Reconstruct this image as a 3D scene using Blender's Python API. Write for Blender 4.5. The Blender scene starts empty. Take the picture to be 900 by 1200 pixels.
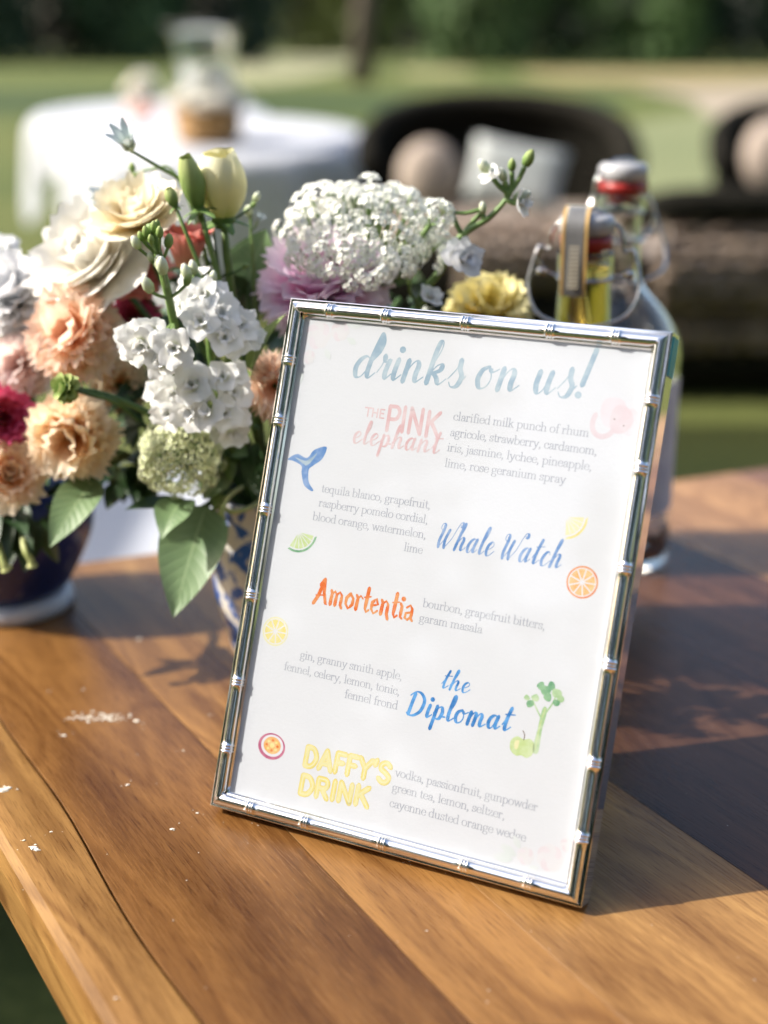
import bpy, math, random
from math import sin, cos, pi, radians, sqrt, atan2
from mathutils import Vector, Matrix, Quaternion, noise
random.seed(7)
R = random.Random(11)
sc = bpy.context.scene
COL = sc.collection

# ------------------------------------------------------------------ camera
EYE = 1.04                       # lens height over the lawn; the table top is 0.288 m lower
BLZ = EYE - 0.28794              # height of the lower front edge of the leaning frame
TOP = BLZ - 0.0036
PITCH = math.atan((600 - 52) / 1600.0)
cam_d = bpy.data.cameras.new('camera'); cam = bpy.data.objects.new('camera', cam_d); COL.objects.link(cam)
cam.location = (0, 0, EYE); cam.rotation_euler = (pi / 2 - PITCH, 0, 0)
cam_d.sensor_fit = 'VERTICAL'; cam_d.sensor_height = 36; cam_d.sensor_width = 27; cam_d.lens = 48
cam_d.clip_start = 0.02; cam_d.clip_end = 2000
cam_d.dof.use_dof = True; cam_d.dof.focus_distance = 0.522; cam_d.dof.aperture_fstop = 4.2
sc.camera = cam

# ------------------------------------------------------------------ world, sun, exposure
SUN_EL, SUN_DIR = radians(38), Vector((-1.0, -0.01, 0)).normalized()
w = bpy.data.worlds.new('World'); sc.world = w; w.use_nodes = True
nt = w.node_tree; bg = nt.nodes['Background']
sky = nt.nodes.new('ShaderNodeTexSky'); sky.sky_type = 'NISHITA'; sky.sun_disc = False
sky.sun_elevation = SUN_EL; sky.sun_rotation = atan2(SUN_DIR.x, SUN_DIR.y)
sky.dust_density = 4.0; sky.air_density = 1.0; sky.ozone_density = 1.0
nt.links.new(sky.outputs[0], bg.inputs[0]); bg.inputs[1].default_value = 0.15
sd = bpy.data.lights.new('sun', 'SUN'); sd.energy = 4.4; sd.angle = radians(0.6); sd.color = (1, 0.945, 0.86)
sun = bpy.data.objects.new('sun', sd); COL.objects.link(sun)
L = Vector((SUN_DIR.x * cos(SUN_EL), SUN_DIR.y * cos(SUN_EL), sin(SUN_EL)))
sun.rotation_euler = L.to_track_quat('Z', 'Y').to_euler()
sc.view_settings.view_transform = 'Standard'; sc.view_settings.look = 'None'
sc.view_settings.exposure = 0.95; sc.view_settings.gamma = 1

# ------------------------------------------------------------------ helpers
def at(px, py, Y):
    """world point seen at a photo pixel (900x1200), Y metres ahead"""
    x, y = (px - 450) / 1600, (py - 600) / 1600
    st, ct = sin(PITCH), cos(PITCH)
    d = Vector((x, -y * st + ct, -y * ct - st))
    return Vector((0, 0, EYE)) + d * (Y / d.y)

def S(hexs):
    v = [int(hexs[i:i + 2], 16) / 255 for i in (0, 2, 4)]
    return tuple(c / 12.92 if c < .04045 else ((c + .055) / 1.055) ** 2.4 for c in v)

def tag(o, label=None, cat=None, group=None, kind=None):
    if label: o['label'] = label
    if cat: o['category'] = cat
    if group: o['group'] = group
    if kind: o['kind'] = kind
    return o

def empty(name, loc, label=None, cat=None, group=None, rot=None):
    o = bpy.data.objects.new(name, None); COL.objects.link(o); o.location = loc; o.empty_display_size = .02
    if rot is not None:
        o.rotation_mode = 'QUATERNION'; o.rotation_quaternion = rot
    return tag(o, label, cat, group)

def link(name, me, parent=None, mat=None, loc=None, rot=None, scale=None):
    o = bpy.data.objects.new(name, me); COL.objects.link(o)
    if parent: o.parent = parent
    if loc is not None: o.location = loc
    if rot is not None:
        o.rotation_mode = 'QUATERNION'; o.rotation_quaternion = rot
    if scale is not None: o.scale = (scale,) * 3 if isinstance(scale, (int, float)) else scale
    return o

class MB:
    def __init__(s): s.v = []; s.f = []; s.uv = {}; s.mi = []
    def add(s, vs, fs, M=None, uv=None, mi=0):
        o = len(s.v)
        s.v += [tuple(M @ Vector(p)) if M else tuple(p) for p in vs]
        if uv:
            for i, c in enumerate(uv): s.uv[o + i] = c
        s.f += [tuple(i + o for i in f) for f in fs]; s.mi += [mi] * len(fs)
        return s
    def mesh(s, name, mats, smooth=True):
        me = bpy.data.meshes.new(name); me.from_pydata(s.v, [], s.f); me.validate()
        for m in (mats if isinstance(mats, (list, tuple)) else [mats]):
            if m: me.materials.append(m)
        if len(me.polygons) == len(s.mi): me.polygons.foreach_set('material_index', s.mi)
        if s.uv:
            l = me.uv_layers.new(name='UVMap')
            for lp in me.loops: l.data[lp.index].uv = s.uv.get(lp.vertex_index, (0, 0))
        if smooth: me.polygons.foreach_set('use_smooth', [True] * len(me.polygons))
        me.update(); return me
    def build(s, name, mats, parent=None, smooth=True, **k):
        return link(name, s.mesh(name, mats, smooth), parent, **k)

def grid(nu, nv, fn, closed=False):
    vs, uv, fs = [], [], []
    for j in range(nv + 1):
        for i in range(nu if closed else nu + 1):
            vs.append(fn(i / nu, j / nv)); uv.append((i / nu, j / nv))
    W_ = nu if closed else nu + 1
    for j in range(nv):
        for i in range(nu):
            a = j * W_ + i; b = j * W_ + (i + 1) % W_
            fs.append((a, b, b + W_, a + W_))
    return vs, fs, uv

def lathe(prof, n=32, wob=None):
    m = len(prof)
    vs = []
    for (r, z) in prof:
        for i in range(n):
            a = 2 * pi * i / n; k = wob(a, z) if wob else 1
            vs.append((r * k * cos(a), r * k * sin(a), z))
    fs = [(j * n + i, j * n + (i + 1) % n, (j + 1) * n + (i + 1) % n, (j + 1) * n + i) for j in range(m - 1) for i in range(n)]
    uv = [(i / n, j / (m - 1)) for j in range(m) for i in range(n)]
    return vs, fs, uv

def frames(pts):
    pts = [Vector(p) for p in pts]; T = []
    for i in range(len(pts)):
        t = pts[min(i + 1, len(pts) - 1)] - pts[max(i - 1, 0)]
        T.append(t.normalized() if t.length > 1e-9 else Vector((0, 0, 1)))
    n = T[0].orthogonal().normalized(); out = []
    for i, t in enumerate(T):
        n = (n - t * n.dot(t))
        n = n.normalized() if n.length > 1e-6 else t.orthogonal().normalized()
        out.append((pts[i], t, n, t.cross(n)))
    return out

def tube(pts, rad, n=8, caps=True):
    fr = frames(pts); vs = []
    for k, (p, t, a, b) in enumerate(fr):
        r = rad[k] if isinstance(rad, (list, tuple)) else rad
        for i in range(n):
            th = 2 * pi * i / n; vs.append(p + a * (r * cos(th)) + b * (r * sin(th)))
    fs = [(j * n + i, j * n + (i + 1) % n, (j + 1) * n + (i + 1) % n, (j + 1) * n + i) for j in range(len(fr) - 1) for i in range(n)]
    if caps: fs += [tuple(range(n - 1, -1, -1)), tuple(range((len(fr) - 1) * n, len(fr) * n))]
    return [tuple(v) for v in vs], fs

def crom(P, n=6, closed=False):
    P = [tuple(p) for p in P]
    if len(P) < 3: return P
    ext = ([P[-1]] + P + [P[0], P[1]]) if closed else ([P[0]] + P + [P[-1]])
    out = []
    for i in range(1, len(ext) - 2):
        p0, p1, p2, p3 = ext[i - 1:i + 3]
        for k in range(n):
            t = k / n
            out.append(tuple(.5 * (2 * b + (c - a) * t + (2 * a - 5 * b + 4 * c - d) * t * t + (3 * b - a - 3 * c + d) * t ** 3)
                             for a, b, c, d in zip(p0, p1, p2, p3)))
    if not closed: out.append(P[-1])
    return out

def box(x0, y0, z0, x1, y1, z1):
    v = [(x, y, z) for z in (z0, z1) for y in (y0, y1) for x in (x0, x1)]
    return v, [(0, 2, 3, 1), (4, 5, 7, 6), (0, 1, 5, 4), (2, 6, 7, 3), (0, 4, 6, 2), (1, 3, 7, 5)]

def bevel(o, w_, seg=2):
    m = o.modifiers.new('bevel', 'BEVEL'); m.width = w_; m.segments = seg; m.limit_method = 'ANGLE'; return o

# ------------------------------------------------------------------ materials
def new_mat(name):
    m = bpy.data.materials.new(name); m.use_nodes = True
    return m, m.node_tree, m.node_tree.nodes['Principled BSDF']

def N(nt_, typ, **k):
    n = nt_.nodes.new(typ)
    for a, b in k.items(): setattr(n, a, b)
    return n

def noise_col(nt_, cols, scale, vec=None, detail=4, pos=None, dist=0, rough=.55):
    n = N(nt_, 'ShaderNodeTexNoise'); n.inputs['Scale'].default_value = scale; n.inputs['Detail'].default_value = detail
    n.inputs['Distortion'].default_value = dist; n.inputs['Roughness'].default_value = rough
    if vec is not None: nt_.links.new(vec, n.inputs['Vector'])
    r = N(nt_, 'ShaderNodeValToRGB'); e = r.color_ramp.elements
    pos = pos or [.35 + .3 * i / (len(cols) - 1) for i in range(len(cols))]
    while len(e) < len(cols): e.new(.5)
    for i, c in enumerate(cols): e[i].position = pos[i]; e[i].color = (*c, 1)
    nt_.links.new(n.outputs['Fac'], r.inputs[0]); return r.outputs[0], n

def basic(name, cols, rough=.6, scale=20, metal=0, bump=0, bscale=None, spec=.5, **k):
    m, t, b = new_mat(name)
    tc = N(t, 'ShaderNodeTexCoord')
    if len(cols) == 1: cols = [cols[0], tuple(c * .82 for c in cols[0])]
    c, n = noise_col(t, cols, scale, tc.outputs['Object'], **k)
    t.links.new(c, b.inputs['Base Color']); b.inputs['Roughness'].default_value = rough; b.inputs['Metallic'].default_value = metal
    b.inputs['Specular IOR Level'].default_value = spec
    if bump:
        n2 = N(t, 'ShaderNodeTexNoise'); n2.inputs['Scale'].default_value = bscale or scale * 3; t.links.new(tc.outputs['Object'], n2.inputs['Vector'])
        bp = N(t, 'ShaderNodeBump'); bp.inputs['Strength'].default_value = bump; bp.inputs['Distance'].default_value = .002
        t.links.new(n2.outputs['Fac'], bp.inputs['Height']); t.links.new(bp.outputs[0], b.inputs['Normal'])
    return m

def petal_mat(name, base, mid, tip, trans=.35, edge=None):
    """pigment runs from the petal's foot (UV v=0) to its rim, with faint veins"""
    m, t, b = new_mat(name)
    uv = N(t, 'ShaderNodeUVMap'); sep = N(t, 'ShaderNodeSeparateXYZ'); t.links.new(uv.outputs[0], sep.inputs[0])
    n = N(t, 'ShaderNodeTexNoise'); n.inputs['Scale'].default_value = 90
    tc = N(t, 'ShaderNodeTexCoord'); t.links.new(tc.outputs['Object'], n.inputs['Vector'])
    ad = N(t, 'ShaderNodeMath', operation='MULTIPLY_ADD'); ad.inputs[1].default_value = .4; t.links.new(n.outputs['Fac'], ad.inputs[0])
    sb = N(t, 'ShaderNodeMath', operation='SUBTRACT'); sb.inputs[1].default_value = .2
    t.links.new(sep.outputs['Y'], ad.inputs[2]); t.links.new(ad.outputs[0], sb.inputs[0])
    r = N(t, 'ShaderNodeValToRGB'); e = r.color_ramp.elements
    e[0].position = 0.05; e[0].color = (*base, 1); e[1].position = 1; e[1].color = (*(edge or tip), 1)
    x = e.new(.45); x.color = (*mid, 1); x = e.new(.85); x.color = (*tip, 1)
    t.links.new(sb.outputs[0], r.inputs[0]); t.links.new(r.outputs[0], b.inputs['Base Color'])
    b.inputs['Roughness'].default_value = .55; b.inputs['Specular IOR Level'].default_value = .3
    w_ = N(t, 'ShaderNodeTexWave'); w_.inputs['Scale'].default_value = 7; w_.inputs['Distortion'].default_value = 1.5
    t.links.new(uv.outputs[0], w_.inputs['Vector'])
    bp = N(t, 'ShaderNodeBump'); bp.inputs['Strength'].default_value = .18; bp.inputs['Distance'].default_value = .0006
    t.links.new(w_.outputs['Fac'], bp.inputs['Height']); t.links.new(bp.outputs[0], b.inputs['Normal'])
    tr = N(t, 'ShaderNodeBsdfTranslucent'); t.links.new(r.outputs[0], tr.inputs[0])
    mx = N(t, 'ShaderNodeMixShader'); mx.inputs[0].default_value = trans * .7
    t.links.new(b.outputs[0], mx.inputs[1]); t.links.new(tr.outputs[0], mx.inputs[2])
    t.links.new(mx.outputs[0], t.nodes['Material Output'].inputs[0]); return m

def leaf_mat(name, c1, c2, vein, trans=.25, rough=.42):
    m, t, b = new_mat(name)
    uv = N(t, 'ShaderNodeUVMap'); sep = N(t, 'ShaderNodeSeparateXYZ'); t.links.new(uv.outputs[0], sep.inputs[0])
    def M_(op, a, b_=None, c_=None):
        n = N(t, 'ShaderNodeMath', operation=op)
        for i, q in enumerate((a, b_, c_)):
            if q is None: continue
            if isinstance(q, (int, float)): n.inputs[i].default_value = q
            else: t.links.new(q, n.inputs[i])
        return n.outputs[0]
    s = M_('ABSOLUTE', M_('SUBTRACT', sep.outputs['X'], .5))
    ph = M_('MULTIPLY_ADD', s, -14, M_('MULTIPLY', sep.outputs['Y'], 34))
    v1 = M_('POWER', M_('ABSOLUTE', M_('COSINE', ph)), 14)
    v2 = M_('LESS_THAN', s, .018)
    v = M_('MAXIMUM', M_('MULTIPLY', v1, .22), v2)
    tc = N(t, 'ShaderNodeTexCoord'); c, n = noise_col(t, [c1, c2], 45, tc.outputs['Object'])
    mx = N(t, 'ShaderNodeMixRGB'); t.links.new(v, mx.inputs[0]); t.links.new(c, mx.inputs[1]); mx.inputs[2].default_value = (*vein, 1)
    t.links.new(mx.outputs[0], b.inputs['Base Color']); b.inputs['Roughness'].default_value = rough
    bp = N(t, 'ShaderNodeBump'); bp.inputs['Strength'].default_value = .5; bp.inputs['Distance'].default_value = .0008; bp.invert = True
    t.links.new(v, bp.inputs['Height']); t.links.new(bp.outputs[0], b.inputs['Normal'])
    tr = N(t, 'ShaderNodeBsdfTranslucent'); t.links.new(mx.outputs[0], tr.inputs[0])
    ms = N(t, 'ShaderNodeMixShader'); ms.inputs[0].default_value = trans
    t.links.new(b.outputs[0], ms.inputs[1]); t.links.new(tr.outputs[0], ms.inputs[2])
    t.links.new(ms.outputs[0], t.nodes['Material Output'].inputs[0]); return m

def wood_mat():
    m, t, b = new_mat('oiled_hardwood')
    tc = N(t, 'ShaderNodeTexCoord'); oi = N(t, 'ShaderNodeObjectInfo')
    off = N(t, 'ShaderNodeVectorMath', operation='SCALE'); off.inputs['Scale'].default_value = 7.3
    cx = N(t, 'ShaderNodeCombineXYZ'); t.links.new(oi.outputs['Random'], cx.inputs[0]); t.links.new(oi.outputs['Random'], cx.inputs[1])
    t.links.new(cx.outputs[0], off.inputs[0])
    ad = N(t, 'ShaderNodeVectorMath', operation='ADD'); t.links.new(tc.outputs['Object'], ad.inputs[0]); t.links.new(off.outputs[0], ad.inputs[1])
    def mapped(sx, sy):
        mp = N(t, 'ShaderNodeMapping'); mp.inputs['Scale'].default_value = (sx, sy, sy); t.links.new(ad.outputs[0], mp.inputs[0]); return mp.outputs[0]
    # broad figure: warped bands along the board (cathedral grain)
    n0 = N(t, 'ShaderNodeTexNoise'); n0.inputs['Scale'].default_value = 1; n0.inputs['Detail'].default_value = 2; t.links.new(mapped(2.0, 9), n0.inputs['Vector'])
    ml = N(t, 'ShaderNodeMath', operation='MULTIPLY'); ml.inputs[1].default_value = 85; t.links.new(n0.outputs['Fac'], ml.inputs[0])
    sn = N(t, 'ShaderNodeMath', operation='SINE'); t.links.new(ml.outputs[0], sn.inputs[0])
    sn2 = N(t, 'ShaderNodeMath', operation='MULTIPLY_ADD'); sn2.inputs[1].default_value = .5; sn2.inputs[2].default_value = .5; t.links.new(sn.outputs[0], sn2.inputs[0])
    n1 = N(t, 'ShaderNodeTexNoise'); n1.inputs['Scale'].default_value = 1; n1.inputs['Detail'].default_value = 8; n1.inputs['Roughness'].default_value = .68; n1.inputs['Distortion'].default_value = .5; t.links.new(mapped(4, 42), n1.inputs['Vector'])
    n2 = N(t, 'ShaderNodeTexNoise'); n2.inputs['Scale'].default_value = 1; n2.inputs['Detail'].default_value = 4; n2.inputs['Roughness'].default_value = .7; t.links.new(mapped(55, 1100), n2.inputs['Vector'])
    n3 = N(t, 'ShaderNodeTexNoise'); n3.inputs['Scale'].default_value = 1; n3.inputs['Detail'].default_value = 4; t.links.new(mapped(3.2, 13), n3.inputs['Vector'])
    # tone = .16*bands + .34*streaks + .3*fine + .4*patches
    def mad(a, k, c):
        n = N(t, 'ShaderNodeMath', operation='MULTIPLY_ADD'); t.links.new(a, n.inputs[0]); n.inputs[1].default_value = k
        if isinstance(c, (int, float)): n.inputs[2].default_value = c
        else: t.links.new(c, n.inputs[2])
        return n.outputs[0]
    tone = mad(sn2.outputs[0], .15, mad(n1.outputs['Fac'], 1.15, mad(n2.outputs['Fac'], .62, mad(n3.outputs['Fac'], .8, -.92))))
    r = N(t, 'ShaderNodeValToRGB'); e = r.color_ramp.elements
    e[0].position = .08; e[0].color = (.30, .22, .17, 1); e[1].position = .86; e[1].color = (1.42, 1.5, 1.5, 1)
    x = e.new(.45); x.color = (.86, .84, .82, 1)
    t.links.new(tone, r.inputs[0])
    # crisp dark pores and thin growth-ring lines
    n4 = N(t, 'ShaderNodeTexNoise'); n4.inputs['Scale'].default_value = 1; n4.inputs['Detail'].default_value = 2; t.links.new(mapped(75, 1500), n4.inputs['Vector'])
    pr = N(t, 'ShaderNodeValToRGB'); pr.color_ramp.elements[0].position = .58; pr.color_ramp.elements[0].color = (1, 1, 1, 1)
    pr.color_ramp.elements[1].position = .72; pr.color_ramp.elements[1].color = (.42, .34, .3, 1); t.links.new(n4.outputs['Fac'], pr.inputs[0])
    ls = N(t, 'ShaderNodeMath', operation='POWER'); ls.inputs[1].default_value = 9; t.links.new(sn2.outputs[0], ls.inputs[0])
    lm = N(t, 'ShaderNodeMath', operation='MULTIPLY'); t.links.new(ls.outputs[0], lm.inputs[0]); t.links.new(n3.outputs['Fac'], lm.inputs[1])
    # knots: few dark spots
    vo = N(t, 'ShaderNodeTexVoronoi'); vo.inputs['Scale'].default_value = 1; t.links.new(mapped(6, 13), vo.inputs['Vector'])
    kr = N(t, 'ShaderNodeValToRGB'); kr.color_ramp.elements[0].position = .03; kr.color_ramp.elements[0].color = (.35, .25, .2, 1)
    kr.color_ramp.elements[1].position = .09; kr.color_ramp.elements[1].color = (1, 1, 1, 1); t.links.new(vo.outputs['Distance'], kr.inputs[0])
    m1 = N(t, 'ShaderNodeMixRGB', blend_type='MULTIPLY'); m1.inputs[0].default_value = 1; t.links.new(oi.outputs['Color'], m1.inputs[1]); t.links.new(r.outputs[0], m1.inputs[2])
    m2 = N(t, 'ShaderNodeMixRGB', blend_type='MULTIPLY'); m2.inputs[0].default_value = .8; t.links.new(m1.outputs[0], m2.inputs[1]); t.links.new(kr.outputs[0], m2.inputs[2])
    m3 = N(t, 'ShaderNodeMixRGB', blend_type='MULTIPLY'); m3.inputs[0].default_value = .85; t.links.new(m2.outputs[0], m3.inputs[1]); t.links.new(pr.outputs[0], m3.inputs[2])
    m4 = N(t, 'ShaderNodeMixRGB', blend_type='MULTIPLY'); t.links.new(lm.outputs[0], m4.inputs[0]); t.links.new(m3.outputs[0], m4.inputs[1]); m4.inputs[2].default_value = (.36, .26, .2, 1)
    t.links.new(m4.outputs[0], b.inputs['Base Color'])
    rr = mad(n3.outputs['Fac'], .22, mad(n2.outputs['Fac'], .16, .10)); t.links.new(rr, b.inputs['Roughness'])
    b.inputs['Specular IOR Level'].default_value = .25
    bp = N(t, 'ShaderNodeBump'); bp.inputs['Strength'].default_value = .28; bp.inputs['Distance'].default_value = .0005
    t.links.new(mad(n2.outputs['Fac'], .7, n1.outputs['Fac']), bp.inputs['Height']); t.links.new(bp.outputs[0], b.inputs['Normal'])
    return m

def glass_mat(name, col=(1, 1, 1), rough=0.0, ior=1.45):
    m, t, b = new_mat(name); b.inputs['Transmission Weight'].default_value = 1; b.inputs['Base Color'].default_value = (*col, 1)
    b.inputs['Roughness'].default_value = rough; b.inputs['IOR'].default_value = ior; return m

def pane_mat():
    m, t, b = new_mat('picture_glass'); o = t.nodes['Material Output']
    tr = N(t, 'ShaderNodeBsdfTransparent'); tr.inputs[0].default_value = (.91, .915, .91, 1); gl = N(t, 'ShaderNodeBsdfGlossy'); gl.inputs['Roughness'].default_value = .03
    ge = N(t, 'ShaderNodeNewGeometry'); dt = N(t, 'ShaderNodeVectorMath', operation='DOT_PRODUCT'); t.links.new(ge.outputs['Incoming'], dt.inputs[0]); t.links.new(ge.outputs['Normal'], dt.inputs[1])
    ab = N(t, 'ShaderNodeMath', operation='ABSOLUTE'); t.links.new(dt.outputs['Value'], ab.inputs[0])
    iv = N(t, 'ShaderNodeMath', operation='SUBTRACT'); iv.inputs[0].default_value = 1; t.links.new(ab.outputs[0], iv.inputs[1])
    pw = N(t, 'ShaderNodeMath', operation='POWER'); pw.inputs[1].default_value = 5; t.links.new(iv.outputs[0], pw.inputs[0])
    lw = N(t, 'ShaderNodeMath', operation='MULTIPLY_ADD'); lw.inputs[1].default_value = .93; lw.inputs[2].default_value = .07; t.links.new(pw.outputs[0], lw.inputs[0])
    mx = N(t, 'ShaderNodeMixShader'); t.links.new(lw.outputs[0], mx.inputs[0]); t.links.new(tr.outputs[0], mx.inputs[1]); t.links.new(gl.outputs[0], mx.inputs[2])
    t.links.new(mx.outputs[0], o.inputs[0]); return m

def ink(name, c1, c2, scale=260):
    m, t, b = new_mat(name); tc = N(t, 'ShaderNodeTexCoord')
    c1, c2 = [tuple(k * q for k, q in zip(c_, (.87, .89, .925))) for c_ in (c1, c2)]
    c, n = noise_col(t, [c1, c2], scale, tc.outputs['Object'], detail=2, pos=[.38, .62])
    t.links.new(c, b.inputs['Base Color']); b.inputs['Roughness'].default_value = .7; b.inputs['Specular IOR Level'].default_value = .1; return m

def chrome_mat():
    m, t, b = new_mat('polished_silver'); b.inputs['Metallic'].default_value = 1; b.inputs['Base Color'].default_value = (.95, .94, .92, 1)
    tc = N(t, 'ShaderNodeTexCoord'); n = N(t, 'ShaderNodeTexNoise'); n.inputs['Scale'].default_value = 180; t.links.new(tc.outputs['Object'], n.inputs['Vector'])
    mr = N(t, 'ShaderNodeMapRange'); mr.inputs['To Min'].default_value = .04; mr.inputs['To Max'].default_value = .09
    t.links.new(n.outputs['Fac'], mr.inputs[0]); t.links.new(mr.outputs[0], b.inputs['Roughness']); return m

def porcelain(name, ground, blue, scale, lo, hi, stretch=(1, 1, 1)):
    m, t, b = new_mat(name); tc = N(t, 'ShaderNodeTexCoord')
    mp = N(t, 'ShaderNodeMapping'); mp.inputs['Scale'].default_value = stretch; t.links.new(tc.outputs['Object'], mp.inputs[0])
    c, n = noise_col(t, [ground, tuple((g + k) / 2 for g, k in zip(ground, blue)), blue], scale, mp.outputs[0], detail=3, pos=[lo, (lo + hi) / 2, hi], dist=1.2)
    t.links.new(c, b.inputs['Base Color']); b.inputs['Roughness'].default_value = .28; b.inputs['Coat Weight'].default_value = .1; return m

WOOD = wood_mat(); CHROME = chrome_mat()
PAPER = basic('card_stock', [(.55, .57, .615), (.545, .565, .61)], .75, 300, bump=.05, spec=.15)
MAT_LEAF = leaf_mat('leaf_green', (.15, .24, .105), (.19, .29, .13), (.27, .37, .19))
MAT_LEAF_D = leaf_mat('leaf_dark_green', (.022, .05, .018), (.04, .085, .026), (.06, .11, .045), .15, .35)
MAT_LEAF_Y = leaf_mat('leaf_olive_green', (.15, .23, .05), (.22, .31, .09), (.3, .38, .15), .3)
STEM = basic('stem_green', [(.12, .2, .05), (.17, .27, .08)], .5, 200)
STEM_D = basic('stem_dark_green', [(.04, .09, .025), (.07, .13, .04)], .5, 200)
BUD = petal_mat('bud_green', (.09, .18, .04), (.24, .36, .10), (.45, .52, .2), .25)
P_WHITE = petal_mat('petal_warm_white', (.86, .76, .54), (.91, .87, .77), (.93, .91, .86), .48)
P_CREAM = petal_mat('petal_cream', (.82, .64, .32), (.90, .79, .55), (.92, .86, .70), .48)
P_LEMON = petal_mat('petal_lemon_cream', (.58, .62, .22), (.87, .82, .46), (.91, .88, .62), .4)
P_PEACH = petal_mat('petal_peach', (.95, .46, .24), (.97, .66, .45), (.97, .81, .67), .7, (.96, .73, .60))
P_PEACH2 = petal_mat('petal_apricot', (.95, .50, .18), (.97, .70, .42), (.97, .83, .64), .7)
P_CORAL = petal_mat('petal_coral', (.80, .40, .26), (.84, .30, .25), (.87, .34, .30), .42)
P_PINK = petal_mat('petal_hot_pink', (.42, .02, .07), (.60, .035, .13), (.72, .12, .24), .35)
P_LILAC = petal_mat('petal_lilac_pink', (.92, .40, .66), (.95, .58, .80), (.97, .84, .94), .7)
P_BLUSH = petal_mat('petal_blush', (.90, .62, .52), (.93, .74, .68), (.94, .83, .79), .6)
P_YELL = petal_mat('petal_yellow', (.82, .60, .08), (.88, .74, .22), (.92, .84, .44), .38)
P_SNOW = petal_mat('petal_pure_white', (.80, .84, .62), (.94, .94, .91), (.95, .95, .94), .5)
P_UMB = petal_mat('petal_lace_white', (.74, .78, .56), (.90, .91, .84), (.93, .94, .89), .38)
P_GRN = petal_mat('petal_greenish_white', (.34, .44, .12), (.70, .74, .42), (.88, .89, .68), .35)
P_BLUE = petal_mat('petal_pale_blue', (.84, .84, .76), (.86, .87, .89), (.90, .90, .91), .4)
GLASS = glass_mat('clear_glass', (.97, .99, .98)); OIL = glass_mat('amber_liquid', (.96, .72, .16), 0, 1.36)
WATER = glass_mat('clear_liquid', (.95, .97, .97), 0, 1.34)
STEEL = basic('bright_steel', [(.62, .62, .62), (.5, .5, .5)], .16, 100, 1)
RED = basic('red_rubber', [(.38, .02, .015), (.28, .015, .012)], .4, 100)
CERAMIC = basic('grey_stopper', [(.46, .46, .47), (.36, .36, .38)], .25, 60)
LINEN = basic('white_linen', [(.72, .74, .79), (.66, .68, .73)], .8, 14, bump=.3, bscale=120)
_t = LINEN.node_tree; _tr = N(_t, 'ShaderNodeBsdfTranslucent'); _tr.inputs[0].default_value = (.70, .73, .80, 1); _mx = N(_t, 'ShaderNodeMixShader'); _mx.inputs[0].default_value = .35
_t.links.new(_t.nodes['Principled BSDF'].outputs[0], _mx.inputs[1]); _t.links.new(_tr.outputs[0], _mx.inputs[2]); _t.links.new(_mx.outputs[0], _t.nodes['Material Output'].inputs[0])
# ------------------------------------------------------------------ the lawn and what lies on it
def lawn_mat(name, cols, sc1, bands=True):
    m, t, b = new_mat(name); tc = N(t, 'ShaderNodeTexCoord')
    mp = N(t, 'ShaderNodeMapping'); mp.inputs['Scale'].default_value = (.35, 1, 1); t.links.new(tc.outputs['Object'], mp.inputs[0])
    c, n = noise_col(t, cols, sc1, mp.outputs[0], detail=3)
    c2, n2 = noise_col(t, [(.65, .7, .6), (1.25, 1.2, 1.2)], 40, tc.outputs['Object'], detail=6)
    mx = N(t, 'ShaderNodeMixRGB', blend_type='MULTIPLY'); mx.inputs[0].default_value = 1; t.links.new(c, mx.inputs[1]); t.links.new(c2, mx.inputs[2])
    t.links.new(mx.outputs[0], b.inputs['Base Color']); b.inputs['Roughness'].default_value = .85; b.inputs['Specular IOR Level'].default_value = .15
    bp = N(t, 'ShaderNodeBump'); bp.inputs['Strength'].default_value = .6; bp.inputs['Distance'].default_value = .03
    t.links.new(n2.outputs['Fac'], bp.inputs['Height']); t.links.new(bp.outputs[0], b.inputs['Normal']); return m
g = MB(); g.add([(-700, -700, 0), (700, -700, 0), (700, 900, 0), (-700, 900, 0)], [(0, 1, 2, 3)])
tag(g.build('lawn', lawn_mat('mown_lawn', [(.052, .082, .024), (.115, .128, .038), (.068, .10, .031)], .28), smooth=False), kind='structure')

def patch(name, mat, px_outline, z):
    """a mown or bare area: outline of ground points, smoothed"""
    P = crom([(x, y) for x, y in px_outline], 5, True)
    m = MB(); m.add([(x, y, z) for x, y in P], [tuple(range(len(P)))])
    o = m.build(name, mat, smooth=False); tag(o, kind='structure'); return o
patch('fairway', lawn_mat('fairway_grass', [(.155, .178, .09), (.195, .212, .112)], .15),
      [(1.2, 11), (7, 9.5), (30, 9), (40, 20), (28, 42), (14, 40), (9, 30), (4, 21), (2.0, 15)], .004)
patch('sand_path', basic('pale_sand', [(.29, .23, .17), (.24, .21, .14)], .9, .8), [(5.4, 17.5), (6.6, 19), (8.5, 28), (13, 46), (8, 46), (6.5, 38), (6, 28), (5.0, 22)], .008)
patch('dry_grass', basic('straw_grass', [(.27, .20, .08), (.19, .17, .06)], .9, .5), [(6.5, 36), (14, 44), (20, 58), (6, 58)], .012)
patch('dry_grass', basic('straw_grass_far', [(.25, .22, .09), (.18, .19, .07)], .9, .5), [(.9, 50), (3.0, 50), (3.4, 62), (1.0, 62)], .012)
patch('dry_grass', basic('straw_grass_pale', [(.28, .265, .15), (.2, .21, .1)], .9, .5), [(-7, 48), (-2.4, 48), (-2.4, 120), (-12, 120)], .012)
patch('rough_grass', lawn_mat('rough_grass', [(.03, .055, .02), (.05, .075, .028)], .6), [(-14, 24), (-6, 23), (3, 24), (4, 30), (-6, 32), (-18, 32)], .004)

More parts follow.
